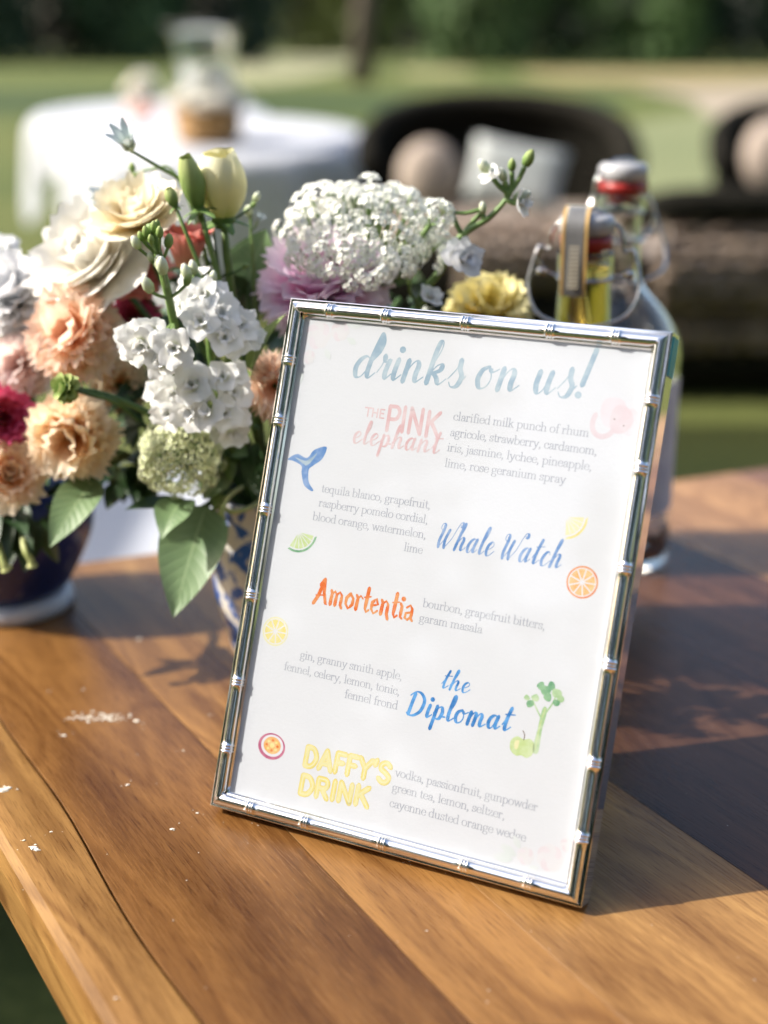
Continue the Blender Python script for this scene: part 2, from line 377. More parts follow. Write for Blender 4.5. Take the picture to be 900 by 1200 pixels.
# trees: trunk, limbs, crown of leaf-sized faces in clumps
BARK = basic('bark', [(.10, .075, .05), (.05, .04, .03)], .9, 6, bump=.6)
TREE_G = [basic('crown_green_%s' % n, [c, tuple(k * 1.8 for k in c)], .7, .35) for n, c in
          (('deep', (.012, .03, .012)), ('mid', (.025, .055, .018)), ('fresh', (.05, .09, .025)), ('olive', (.07, .09, .02)))]
def leaf_clump_mesh(rad, n, size, seed, mat, squash=.75):
    r = random.Random(seed); m = MB()
    for _ in range(n):
        d = Vector((r.gauss(0, 1), r.gauss(0, 1), r.gauss(0, 1))).normalized() * rad * (r.random() ** .4)
        d.z *= squash; k = size * r.uniform(.6, 1.4)
        q = Quaternion((r.gauss(0, 1), r.gauss(0, 1), r.gauss(0, 1), r.gauss(0, 1))).normalized()
        m.add([d + q @ Vector(v) * k for v in ((-.5, 0, 0), (0, -.28, .1), (.6, 0, 0), (0, .28, .1))], [(0, 1, 2, 3)])
    return m.mesh('crown', mat)
CLUMPS = [[leaf_clump_mesh(1.0, 420, .22, 50 + i * 3 + j, mt) for j in range(2)] for i, mt in enumerate(TREE_G)]
def tree(x, y, h, cr, kind, label, low=.12, trunk_r=.25, group='trees along the far edge of the lawn', cat='tree', lean=0):
    r = random.Random(int(x * 13 + y * 7)); t = empty('tree', (x, y, 0), label, cat, group)
    m = MB(); p = [(lean * k * k + .15 * sin(k * 3 + x), .1 * k, h * .8 * k) for k in (0, .25, .5, .75, 1)]
    m.add(*tube(p, [trunk_r * 1.25, trunk_r, trunk_r * .8, trunk_r * .5, trunk_r * .2], 8))
    for i in range(7):
        z = h * r.uniform(max(low, .25), .75); a = r.uniform(0, 6.28); l = cr * .8
        m.add(*tube([(lean * (z / h) ** 2, 0, z), (cos(a) * l * .5, sin(a) * l * .5, z + l * .35), (cos(a) * l, sin(a) * l, z + l * .55)], [trunk_r * .4, trunk_r * .25, trunk_r * .08], 6))
    m.build('trunk', BARK, t)
    n = 16; c = MB()
    zs = []
    for i in range(n):
        k = (i + .5) / n; z = h * (low + (1 - low) * k); rr = cr * (sin(pi * (.15 + .8 * k)) ** .7)
        a = i * 2.4 + r.random(); d = rr * r.uniform(.25, .85)
        s = cr * r.uniform(.42, .62)
        me = CLUMPS[kind][i % 2]; q = Quaternion((r.gauss(0, 1), r.gauss(0, 1), r.gauss(0, 1), 1)).normalized()
        o = len(c.v); Mx = Matrix.Translation((cos(a) * d, sin(a) * d, max(z, s * .5))) @ q.to_matrix().to_4x4() @ Matrix.Scale(s, 4)
        c.add([v.co for v in me.vertices], [tuple(f.vertices) for f in me.polygons], Mx)
    c.build('crown', TREE_G[kind], t)
    return t
tl = ['tall deep green tree', 'bushy mid green tree', 'fresh green leafy tree', 'olive green tree']
row = [(-27, 84, 12, 5, 0), (-21.5, 78, 11, 4.6, 0), (-17.5, 86, 12, 4.6, 0), (-13.6, 80, 11, 4.2, 1), (-9.6, 84, 12, 4.2, 0),
       (4.6, 70, 9, 3.2, 2), (8.4, 74, 10, 3.6, 1), (12.4, 70, 10, 3.6, 2), (16.0, 76, 11, 3.8, 1), (20.4, 70, 10, 3.8, 0), (25, 76, 12, 4.4, 0), (31, 80, 12, 5, 1)]
where = ['at the far left corner of the lawn', 'second from the left behind the two white tables', 'behind the left white table', 'behind the white flowers on the far table',
         'left of the pale gap in the tree line', 'just right of the bare trunk', 'above the tall flower stem', 'above the yellow dry grass', 'above the clear bottle stopper',
         'over the sandy path', 'in the dark upper right corner', 'beyond the right end of the tree line']
for (x, y, h, cr, k), wh in zip(row, where):
    tree(x, y, h, cr, k, '%s %s' % (tl[k], wh), group='trees along the far edge of the lawn', low=.02)
tree(-.55, 40, 12, 2.6, 1, 'tree with a bare dark trunk standing alone before the tree line', low=.42, trunk_r=.28)
for i, (x, y) in enumerate(((-7.4, 130), (-2, 128), (2.5, 132))):
    tree(x, y, 16, 6, 3, ['pale olive tree in the left of the distant gap', 'pale olive tree in the middle of the distant gap', 'pale olive tree in the right of the distant gap'][i], low=.1, group='pale trees in the distance')
for i, (x, y) in enumerate(((-16, -9), (-9, -13), (-3, -15), (4, -14), (10, -11), (-20, -2), (15, -5))):   # behind the camera: the frame mirrors them
    tree(x, y, 12.5, 4.2, 0 if i % 2 else 1, ['mirrored tree far left behind the viewer', 'broad tree left behind the viewer', 'tree straight behind the viewer', 'tree right behind the viewer', 'tree far right behind the viewer', 'tree at the left edge of the lawn', 'tree at the right edge behind the viewer'][i].replace('mirrored ', 'dense '), low=.05, group='trees behind the viewer')

# two unseen square canopies, added left of view to shade the lawn
CANVAS = basic('cream_canvas', [(.7, .66, .58), (.62, .58, .5)], .8, 5)
def shade_canopy(x, y, half_x, half_y, label):
    t = empty('shade_canopy', (x, y, 0), label, 'shade_canopy', 'canopies added to shade the lawn')
    m = MB(); m.add(*tube([(0, 0, 0.06), (0, 0, 2.75)], .025, 12)); m.build('pole', LINEN, t)
    m = MB(); m.add(*lathe([(0, .07), (.25, .06), (.27, 0), (0, 0)], 20)[:2]); m.build('base', BARK, t)
    vs = [(0, 0, 2.8)] + [(sx * half_x, sy * half_y, 2.45) for sx, sy in ((-1, -1), (1, -1), (1, 1), (-1, 1))] + [(sx * half_x, sy * half_y, 2.28) for sx, sy in ((-1, -1), (1, -1), (1, 1), (-1, 1))]
    m = MB(); m.add(vs, [(0, 1, 2), (0, 2, 3), (0, 3, 4), (0, 4, 1), (1, 5, 6, 2), (2, 6, 7, 3), (3, 7, 8, 4), (4, 8, 5, 1)]); m.build('canopy', CANVAS, t, smooth=False)
shade_canopy(-4.35, .55, 1.5, 1.4, 'square cream canopy added out of view for shade, nearer the viewer left of the wooden table')
shade_canopy(-2.1, 2.85, 1.15, .95, 'square cream canopy added out of view for shade, farther back left of the wooden table')

# ------------------------------------------------------------------ the far tables
def clothed_table(x, y, h, r, rot, label_t, label_c, corner):
    t = empty('round_table', (x, y, 0), label_t, 'table', 'round tables on the lawn')
    m = MB(); m.add(*lathe([(0, h - .02), (r - .01, h - .02), (r, h - .012), (r - .01, h - .004), (0, h - .004)], 48)[:2]); m.build('tabletop', BARK, t)
    m = MB(); m.add(*lathe([(0, h - .02), (.05, h - .02), (.05, .08), (.3, .03), (.3, 0), (0, 0)], 20)[:2]); m.build('pedestal', BARK, t)
    def fn(u, v):
        a = 2 * pi * u
        sq = 1 / max(abs(cos(a - rot)), abs(sin(a - rot)))      # 1 at the sides of the square cloth, 1.41 at its corners
        reach = corner * sq; over = max(reach - r, .05)
        if v < .35: k = v / .35; return (k * r * cos(a), k * r * sin(a), h)
        k = (v - .35) / .65; drop = min(over, h - .09) * k
        fold = (.035 * sin(a * 11 + 1) + .02 * sin(a * 23)) * k ** .7 + .10 * k * (sq - 1)
        rr = r + .006 + .02 * min(1, k * 8) + fold
        return (rr * cos(a), rr * sin(a), h - .01 * min(1, k * 6) - drop)
    m = MB(); m.add(*grid(180, 26, fn, True)[:2]); o = m.build('tablecloth', LINEN, loc=(x, y, 0)); tag(o, label_c, 'tablecloth', 'white cloths on the far tables')
    for q in (t, o): q.rotation_euler.x = radians(4.6)          # the lawn, and the table on it, dips toward the viewer
clothed_table(-.70, 6.05, .675, .635, .35, 'round table under the white cloth that carries the woven basket', 'white cloth with deep folds on the nearer round table', 1.05)
clothed_table(-1.25, 7.65, .685, .62, .95, 'round table standing half behind the basket table at left', 'white cloth with a hanging corner on the farther left table', .84)

WICK = basic('honey_wicker', [(.42, .24, .08), (.28, .15, .05)], .6, 40)
t = empty('basket', (at(244, 150, 5.8).x, 5.8, .664), 'round honey brown woven basket on the nearer white table', 'basket')
m = MB()
for k in range(9):
    z = .012 + k * .0135; rr = .125 + .012 * k / 8
    m.add(*tube([(rr * cos(a) * (1 + .01 * (-1) ** (i + k)), rr * sin(a) * (1 + .01 * (-1) ** (i + k)), z) for i, a in enumerate([2 * pi * j / 40 for j in range(41)])], .008, 6, False))
m.build('weave', WICK, t)
m = MB(); m.add(*lathe([(0, .004), (.122, .004), (.122, .008), (.132, .115), (.126, .118), (.118, .02), (0, .02)], 32)[:2]); m.build('wall', WICK, t)
WAX = basic('white_wax', [(.8, .78, .72)], .5, 10)
t = empty('candle', (at(247, 150, 5.8).x, 5.8, .706), 'thick white pillar candle inside the hurricane glass', 'candle')
m = MB(); m.add(*lathe([(0, 0), (.078, 0), (.08, .005), (.08, .245), (.074, .25), (.04, .242), (0, .24)], 28)[:2]); m.build('wax', WAX, t)
m = MB(); m.add(*tube([(0, 0, .238), (.002, 0, .26)], .0018, 6)); m.build('wick', BARK, t)
t = empty('hurricane_glass', (at(244, 150, 5.8).x, 5.8, .686), 'tall clear hurricane glass with a flared rim standing in the woven basket', 'glass vase')
m = MB(); m.add(*lathe([(0, 0), (.104, 0), (.108, .01), (.112, .30), (.125, .38), (.158, .42), (.165, .432), (.157, .432), (.119, .38), (.105, .30), (.101, .016), (0, .016)], 32)[:2]); m.build('glass', GLASS, t)

# ------------------------------------------------------------------ wicker seats beyond the table
ROPE = basic('natural_rattan', [(.34, .25, .18), (.07, .045, .03)], .4, 9)
ROPE_D = basic('dark_rattan', [(.018, .016, .012), (.008, .008, .006)], .9, 30, spec=.1)
CUSH_W = basic('white_canvas', [(.40, .42, .41), (.32, .35, .35)], .85, 6); CUSH_B = basic('beige_canvas', [(.34, .28, .23), (.26, .21, .17)], .85, 6)
def weave(fn, nu, nv, rad, mat, name, parent, kind='stuff'):
    """ropes following a surface fn(u,v)->point with over-under relief"""
    m = MB()
    for j in range(nv):
        v = (j + .5) / nv; pts = []
        for i in range(nu * 2 + 1):
            u = i / (nu * 2); p = Vector(fn(u, v)); e = 1e-3
            du = Vector(fn(min(u + e, 1), v)) - Vector(fn(max(u - e, 0), v)); dv = Vector(fn(u, min(v + e, 1))) - Vector(fn(u, max(v - e, 0)))
            n = du.cross(dv); n = n.normalized() if n.length > 1e-12 else Vector((0, -1, 0))
            pts.append(p + n * rad * .8 * (1 if (i // 2 + j) % 2 else -1) * (1 if i % 2 else .2))
        m.add(*tube(pts, rad, 5))
    for i in range(nu):
        u = (i + .5) / nu; m.add(*tube([fn(u, k / 20) for k in range(21)], rad * .7, 5))
    o = m.build(name, mat, parent); tag(o, kind=kind); return o
def roll(x0, x1, y, z, ry, rz, a0, a1):
    return lambda u, v: (x0 + (x1 - x0) * u, y + ry * cos(a0 + (a1 - a0) * v), z + rz * sin(a0 + (a1 - a0) * v))
# near seat, its back to us
t = empty('rattan_sofa', (1.05, 4.2, 0), 'woven rattan lounge sofa with dark rim seen from behind at right', 'sofa')
def put(o): o.location = (-1.05, -4.2, 0); return o
put(weave(roll(.80, 1.75, 4.16, .42, .16, .155, pi * .5, pi * 1.5), 18, 12, .019, ROPE, 'back_weave', t))
put(weave(roll(.80, 1.75, 4.20, .215, .13, .075, pi * .5, pi * 1.5), 18, 7, .017, ROPE, 'lower_weave', t))
put(weave(roll(.23, .76, 4.2, .43, .13, .095, pi * .45, pi * 1.6), 12, 9, .018, ROPE, 'arm_weave', t))
m = MB(); m.add(*tube(crom([(.76, 4.25, .50), (.79, 4.10, .575), (.92, 4.06, .60), (1.3, 4.04, .60), (1.8, 4.05, .58)], 6), .05, 10)); put(m.build('rim', ROPE_D, t))
m = MB(); m.add(*box(.26, 4.1, .06, 1.78, 4.9, .33)); put(bevel(m.build('seat_base', ROPE_D, t), .03))
m = MB(); m.add(*box(.30, 4.2, .334, 1.74, 4.86, .43)); put(bevel(m.build('seat_cushion', CUSH_B, t), .04, 3))
for lx, ly in ((.3, 4.14), (1.7, 4.14), (.3, 4.86), (1.7, 4.86)):
    m = MB(); m.add(*tube([(lx, ly, 0), (lx, ly, .07)], .025, 8)); put(m.build('leg', ROPE_D, t))
# far armchairs, facing us
def cushion(w_, h_, d_, mat, name, loc, rotz, tilt, label, cat='cushion', round_=False, roll_=0):
    def fn(u, v):
        a, b = 2 * u - 1, 2 * v - 1
        e = (1 - abs(a) ** (2.5 if round_ else 6)) * (1 - abs(b) ** (2.5 if round_ else 6)); e = max(e, 0) ** .45
        k = 1 - .06 * (1 - abs(a) ** 2) * abs(b) ** 3; k2 = 1 - .06 * (1 - abs(b) ** 2) * abs(a) ** 3
        if round_:
            rr = max(abs(a), abs(b)); th = atan2(b, a); f_ = rr / max(sqrt(a * a + b * b), 1e-6); a, b = a * f_, b * f_; e = sqrt(max(1 - rr ** 2.2, 0)); k = k2 = 1
        return a * w_ / 2 * k2, b * h_ / 2 * k, e * d_ / 2
    m = MB(); vs, fs, uv = grid(16, 16, fn)
    m.add([(x, -z, y) for x, y, z in vs], fs); m.add([(x, z, y) for x, y, z in vs], [f[::-1] for f in fs])
    o = m.build(name, mat, loc=loc); o.rotation_euler = (tilt, roll_, rotz); tag(o, label, cat, 'cushions on the wicker seats'); return o
def armchair(x, y, wd, top, label):
    t = empty('wicker_armchair', (x, y, 0), label, 'armchair', 'dark wicker armchairs on the lawn')
    def back(u, v):
        a = pi * (-.08 + 1.16 * u); rz = (top - .1) * v * (.72 + .28 * sin(max(0, min(pi, a))) ** .6)
        return (-cos(a) * wd / 2, sin(a) * .36, .1 + rz)
    weave(back, 30, 24, .011, ROPE_D, 'back_weave', t)
    m = MB(); m.add(*grid(30, 8, lambda u, v: tuple(Vector(back(u, v)) * 1.0 + Vector((0, .012, 0))))[:2]); m.build('back_panel', ROPE_D, t)
    m = MB(); m.add(*tube([back(k / 30, 1) for k in range(31)], .05, 8)); m.build('rim', ROPE_D, t)
    m = MB(); m.add(*box(-wd / 2 + .04, -.38, .12, wd / 2 - .04, .30, .33)); bevel(m.build('seat_base', ROPE_D, t), .03)
    m = MB(); m.add(*box(-wd / 2 + .07, -.36, .333, wd / 2 - .07, .26, .44)); bevel(m.build('seat_cushion', CUSH_B, t), .04, 3)
    for lx in (-1, 1):
        for ly in (-.33, .26):
            m = MB(); m.add(*tube([(lx * (wd / 2 - .08), ly, 0), (lx * (wd / 2 - .08), ly, .13)], .025, 8)); m.build('leg', ROPE_D, t)
    return t
p = at(590, 200, 5.1); armchair(p.x, 5.3, 1.0, .82, 'dark wicker armchair holding the beige and white cushions')
p = at(985, 190, 5.6); armchair(p.x, 5.75, .9, .78, 'dark wicker armchair at the right edge with one beige cushion')
p = at(504, 208, 5.05); cushion(.235, .27, .15, CUSH_B, 'cushion', p, .1, -.25, 'round beige cushion leaning in the dark wicker armchair', round_=True)
p = at(604, 206, 5.0); cushion(.34, .235, .13, CUSH_W, 'cushion', p, -.15, -.3, 'white rectangular cushion leaning in the dark wicker armchair', roll_=.18)
p = at(908, 184, 5.45); cushion(.26, .30, .15, CUSH_B, 'cushion', p, .1, -.2, 'round beige cushion at the right edge of the photo', round_=True)

# white draped bench behind the table, seen under the flowers
t = empty('draped_bench', (-.55, 1.62, 0), 'low bench under a white drape beyond the wooden table', 'bench')
m = MB()
def dr(u, v):
    a = 2 * pi * u; q = max(abs(cos(a)), abs(sin(a))); bx, by = cos(a) / q, sin(a) / q
    if v < .4: k = v / .4; return (bx * .42 * k, by * .28 * k, BH)
    k = (v - .4) / .6; s = 1 + .05 * sin(a * 14) * k + .04 * k; return (bx * .42 * s, by * .28 * s, BH - (BH - .2) * k)
BH = .46
m.add(*grid(120, 16, dr, True)[:2]); m.build('drape', LINEN, t)
m = MB(); m.add(*box(-.4, -.26, .41, .4, .26, .45)); m.build('seat', BARK, t)
for lx in (-.37, .37):
    for ly in (-.23, .23): m = MB(); m.add(*tube([(lx, ly, 0), (lx, ly, .42)], .02, 8)); m.build('leg', BARK, t)

# ------------------------------------------------------------------ the wooden table
AX, MN = Vector((-.51, .86, 0)), Vector((.86, .51, 0))          # along the boards, across the boards
tq = Matrix((AX, -MN, Vector((0, 0, 1)))).transposed()
NF = Vector((-.388, .922, 0)).normalized(); CF = NF.dot(Vector((-.1773, .7579, 0)))
def far_s(m_): return (CF - NF.dot(MN * m_)) / NF.dot(AX)
table = empty('wooden_table', (0, 0, 0), 'varnished wooden table of wide mixed brown boards carrying the menu frame and flowers', 'table')
BN = [.1045, .1338, .205, .247, .338, .452, .563, .69, .80, .93]
BC = [(.265, .140, .044), (.185, .085, .025), (.255, .125, .038), (.33, .178, .060), (.08, .036, .019), (.105, .046, .024), (.32, .17, .075), (.26, .13, .065), (.38, .22, .10)]
# widths are measured from the photo; every board slightly wavy where it meets the next
def seam(i, s): return 0 if i in (0, len(BN) - 1) else (.0016 * sin(s * 9 + i) + .0009 * sin(s * 31 + i * 2)) * (1.5 if i == 1 else .12)
for i in range(len(BN) - 1):
    m0, m1 = BN[i], BN[i + 1]; m = MB(); T_ = .030; n = 70
    e = .00004 if i > 1 else .00035; rb = .009 if i == 0 else .0001
    s0 = -.5
    for k in range(n + 1):
        y0 = m0 + seam(i, s0 + k / n * 1.4) + e; y1 = m1 + seam(i + 1, s0 + k / n * 1.4) - e
        sa = s0 + (far_s(y0) - s0) * k / n; sb = s0 + (far_s(y1) - s0) * k / n
        prof = [(y0, -T_), (y0, -rb * (1 if i else 1.2))]
        if i == 0: prof += [(y0 + .0016, -.0045), (y0 + .0045, -.0015), (y0 + .010, 0)]
        else: prof += [(y0 + rb, 0)]
        be = .0006 if i == 0 else .0001
        prof += [(y1 - be, 0), (y1, -be), (y1, -T_)]
        for (yy, zz) in prof:
            f_ = (yy - y0) / (y1 - y0); m.v.append((sa + (sb - sa) * f_, -yy, zz - (.00006 if i % 2 else 0)))
    P_ = len(prof)
    for k in range(n):
        for j in range(P_ - 1): m.f.append((k * P_ + j, (k + 1) * P_ + j, (k + 1) * P_ + j + 1, k * P_ + j + 1)); m.mi.append(0)
        m.f.append((k * P_ + P_ - 1, (k + 1) * P_ + P_ - 1, (k + 1) * P_, k * P_)); m.mi.append(0)
    m.f.append(tuple(range(P_ - 1, -1, -1))); m.f.append(tuple(n * P_ + j for j in range(P_))); m.mi += [0, 0]
    o = m.build('plank', WOOD, table, smooth=False, loc=(0, 0, TOP), rot=tq.to_quaternion()); o.color = (*BC[i], 1)
    o['label'] = ['pale outer board with a rounded edge', 'golden brown board beside the crack', 'narrow tan board', 'light honey coloured board', 'dark walnut board', 'second dark board', 'tan board at the far right', 'brown board at the far right', 'last tan board'][i]
LEGM = basic('pale_painted_leg', [(.62, .58, .5), (.5, .46, .4)], .5, 20)
for s_, mm in ((.55, .27), (.45, .86), (-.40, .27), (-.42, .86)):
    p = AX * s_ + MN * mm; m = MB(); m.add(*tube([(p.x, p.y, 0), (p.x, p.y, TOP - .1)], [.022, .034], 4)); m.build('leg', LEGM, table, smooth=False)
m = MB()
for mm in (.27, .85):
    vs, fs = box(-.42, mm - .012, TOP - .115, .45 if mm > .5 else .55, mm + .012, TOP - .0365)
    m.add([tuple((AX * x + MN * y) + Vector((0, 0, z))) for x, y, z in vs], fs)
m.build('apron', LEGM, table, smooth=False)
# chips of pale dried paint lying on the boards
def on_table(px, py):
    a = at(px, py, 1.0); e_ = Vector((0, 0, EYE)); d = a - e_; return e_ + d * ((TOP - EYE) / d.z)
m = MB(); r = random.Random(3)
def chip(x, y, k):
    n = r.randint(5, 7); a0 = r.random() * 6
    pts = [(x + cos(a0 + 2 * pi * i / n) * k * r.uniform(.5, 1.2) * 1.4, y + sin(a0 + 2 * pi * i / n) * k * r.uniform(.5, 1.2)) for i in range(n)]
    m.add([(a, b, TOP + .0001) for a, b in pts] + [(x + (a - x) * .7, y + (b - y) * .7, TOP + .0001 + k * .3) for a, b in pts],
          [(i, (i + 1) % n, n + (i + 1) % n, n + i) for i in range(n)] + [tuple(range(n, 2 * n))])
for i in range(95):
    q = on_table(72 + 88 * (r.random() * .5 + r.random() * .5) + r.uniform(-3, 3), 843 - 4 * r.random() + r.gauss(0, 2.6)); chip(q.x, q.y, r.uniform(.00018, .00075))
for px, py, k in ((40, 994, 1.3), (43, 996, 1.0), (4, 926, 1.6), (10, 924, 1.3), (75, 862, .8), (150, 920, .7), (202, 972, .7), (160, 845, 1.), (28, 985, .5), (60, 975, .5), (163, 749, .9), (231, 953, .5), (215, 880, .4), (246, 838, .4), (98, 808, .5), (583, 1012, .3), (480, 1010, .3), (135, 1170, .4), (57, 810, .4)):
    q = on_table(px, py); chip(q.x, q.y, .0011 * k)
    for _ in range(2): chip(q.x + r.gauss(0, .002), q.y + r.gauss(0, .002), .0004 * k)
for _ in range(60):
    q = on_table(r.uniform(0, 900), r.uniform(740, 1190)); chip(q.x, q.y, r.uniform(.00012, .0003))
tag(m.build('paint_flake', basic('dried_paint', [(.72, .68, .6), (.6, .55, .45)], .8, 300), table, smooth=False), 'whitish chips of dried paint', kind='stuff')

# ------------------------------------------------------------------ the silver bamboo frame
FW, FH = .155, .2056
va = Vector((.13909, -.06841, 0)).normalized(); vb = Vector((.03243, .06555, .19211)).normalized(); vn = va.cross(vb).normalized()
FR = Matrix((va, vb, vn)).transposed().to_quaternion(); FO = Vector((-.06961, .47846, BLZ))
frame = empty('picture_frame', FO, 'leaning silver picture frame of bamboo shaped rods around the drinks menu', 'picture frame', rot=FR)
def loop_profile(prof, mat, name, parent):
    m = MB(); mm = .001
    for ins, z in prof:
        m.v += [(ins * mm, ins * mm, z * mm), (FW - ins * mm, ins * mm, z * mm), (FW - ins * mm, FH - ins * mm, z * mm), (ins * mm, FH - ins * mm, z * mm)]
    for j in range(len(prof) - 1):
        for i in range(4): m.f.append((j * 4 + i, j * 4 + (i + 1) % 4, j * 4 + 4 + (i + 1) % 4, j * 4 + 4 + i)); m.mi.append(0)
    return m.build(name, mat, parent, smooth=False)
loop_profile([(0, -9.8), (0, -.35), (.15, -.1), (.35, 0), (1.15, 0), (1.3, -.15), (1.35, -1.3), (6.2, -1.3)], CHROME, 'rim', frame)
loop_profile([(5.9, -1.31), (6.0, -.6), (6.25, -.35), (6.5, -.45), (7.1, -1.3), (7.15, -2.2)], CHROME, 'inner_lip', frame)
NV = [24.3, 51, 86, 120.6, 156.3, 180.8]; NU = [19, 43.5, 76.7, 110.3, 135.2]
def rod(length, nodes, M_, name='bamboo_rod'):
    st = set([0.0, length])
    s = 0
    while s < length: st.add(round(s, 3)); s += 2.5
    for nd in nodes:
        for d in (-4, -2.8, -1.9, -1.5, -1.25, -1.0, -.75, -.45, -.2, 0, .2, .45, .75, 1.0, 1.25, 1.5, 1.9, 2.8, 4): st.add(round(nd + d, 3))
    def rad(s):
        r_ = 2.32
        for nd in nodes:
            d = abs(s - nd)
            if d < 4: r_ = max(r_, 2.32 + .32 * (1 - (d / 4)) ** 1.5)
            if d < 1.4: r_ = 2.38
            for c_ in (.0, 1.15, ):
                q = abs(d - c_) / .42
                if q < 1: r_ = max(r_, 2.4 + (.55 if c_ else .35) * sqrt(1 - q * q))
        return r_
    nn = 28; m = MB(); ss = sorted(st)
    for s in ss:
        r_ = rad(s)
        for i in range(nn):
            a = 2 * pi * i / nn; y = r_ * cos(a); z = r_ * sin(a); ins = 3.75 + y
            m.v.append((min(max(s, ins), length - ins) * .001, ins * .001, (z - .25) * .001))
    for j in range(len(ss) - 1):
        for i in range(nn): m.f.append((j * nn + i, j * nn + (i + 1) % nn, (j + 1) * nn + (i + 1) % nn, (j + 1) * nn + i)); m.mi.append(0)
    m.v = [tuple(M_ @ Vector(p)) for p in m.v]
    return m.build(name, CHROME, frame)
W_, H_ = FW * 1000, FH * 1000
Mx4 = lambda rows: Matrix(rows)
rod(W_, NU, Mx4([(1, 0, 0, 0), (0, 1, 0, 0), (0, 0, 1, 0), (0, 0, 0, 1)]))
rod(W_, NU, Mx4([(1, 0, 0, 0), (0, -1, 0, FH), (0, 0, 1, 0), (0, 0, 0, 1)]))
rod(H_, NV, Mx4([(0, 1, 0, 0), (1, 0, 0, 0), (0, 0, 1, 0), (0, 0, 0, 1)]))
rod(H_, NV, Mx4([(0, -1, 0, FW), (1, 0, 0, 0), (0, 0, 1, 0), (0, 0, 0, 1)]))
m = MB(); m.add([(.0058, .0058, -.00125), (FW - .0058, .0058, -.00125), (FW - .0058, FH - .0058, -.00125), (.0058, FH - .0058, -.00125)], [(0, 1, 2, 3)]); m.build('glass_pane', pane_mat(), frame, smooth=False)
VELVET = basic('black_velvet', [(.012, .012, .014), (.02, .02, .022)], .9, 300)
m = MB(); m.add(*box(.001, .001, -.0092, FW - .001, FH - .001, -.0032)); m.build('back_board', VELVET, frame, smooth=False)
# easel leg from the middle of the back down to the table
top_l = Vector((FW / 2, FH * .66, -.0094)); foot_w = FO + va * (FW / 2) + Vector((vb.x, vb.y, 0)).normalized() * .105; foot_w.z = TOP + .001
inv = Matrix.Translation(FO) @ FR.to_matrix().to_4x4(); foot = inv.inverted() @ foot_w
m = MB(); d = (foot - top_l).normalized(); nrm = Vector((1, 0, 0)).cross(d).normalized() * .0011
vs = []
for p_, hw in ((top_l, .016), (foot, .030)):
    for sx in (-1, 1):
        for sz in (-1, 1): vs.append(p_ + Vector((sx * hw, 0, 0)) + nrm * sz)
m.add(vs, [(0, 2, 3, 1), (4, 5, 7, 6), (0, 1, 5, 4), (2, 6, 7, 3), (0, 4, 6, 2), (1, 3, 7, 5)]); m.build('easel_leg', VELVET, frame, smooth=False)
m = MB(); m.add(*box(FW + .00004, FH - .0155, -.0085, FW + .0005, FH - .0015, -.0012)); tag(m.build('teal_tab', basic('teal_patch', [(0, .30, .40), (0, .36, .46)], .3, 100), frame, smooth=False), 'small teal patch on the right side of the frame')  # thin teal patch on the right side wall, near the top corner

# ------------------------------------------------------------------ the menu card
card = empty('menu_card', FO, 'white drinks menu with watercolour lettering and fruit behind the glass of the silver frame', 'menu card', rot=FR)
ZC = -.0017
m = MB(); m.add(*box(.0052, .0052, -.0025, FW - .0052, FH - .0052, ZC)); m.build('paper', PAPER, card, smooth=False)

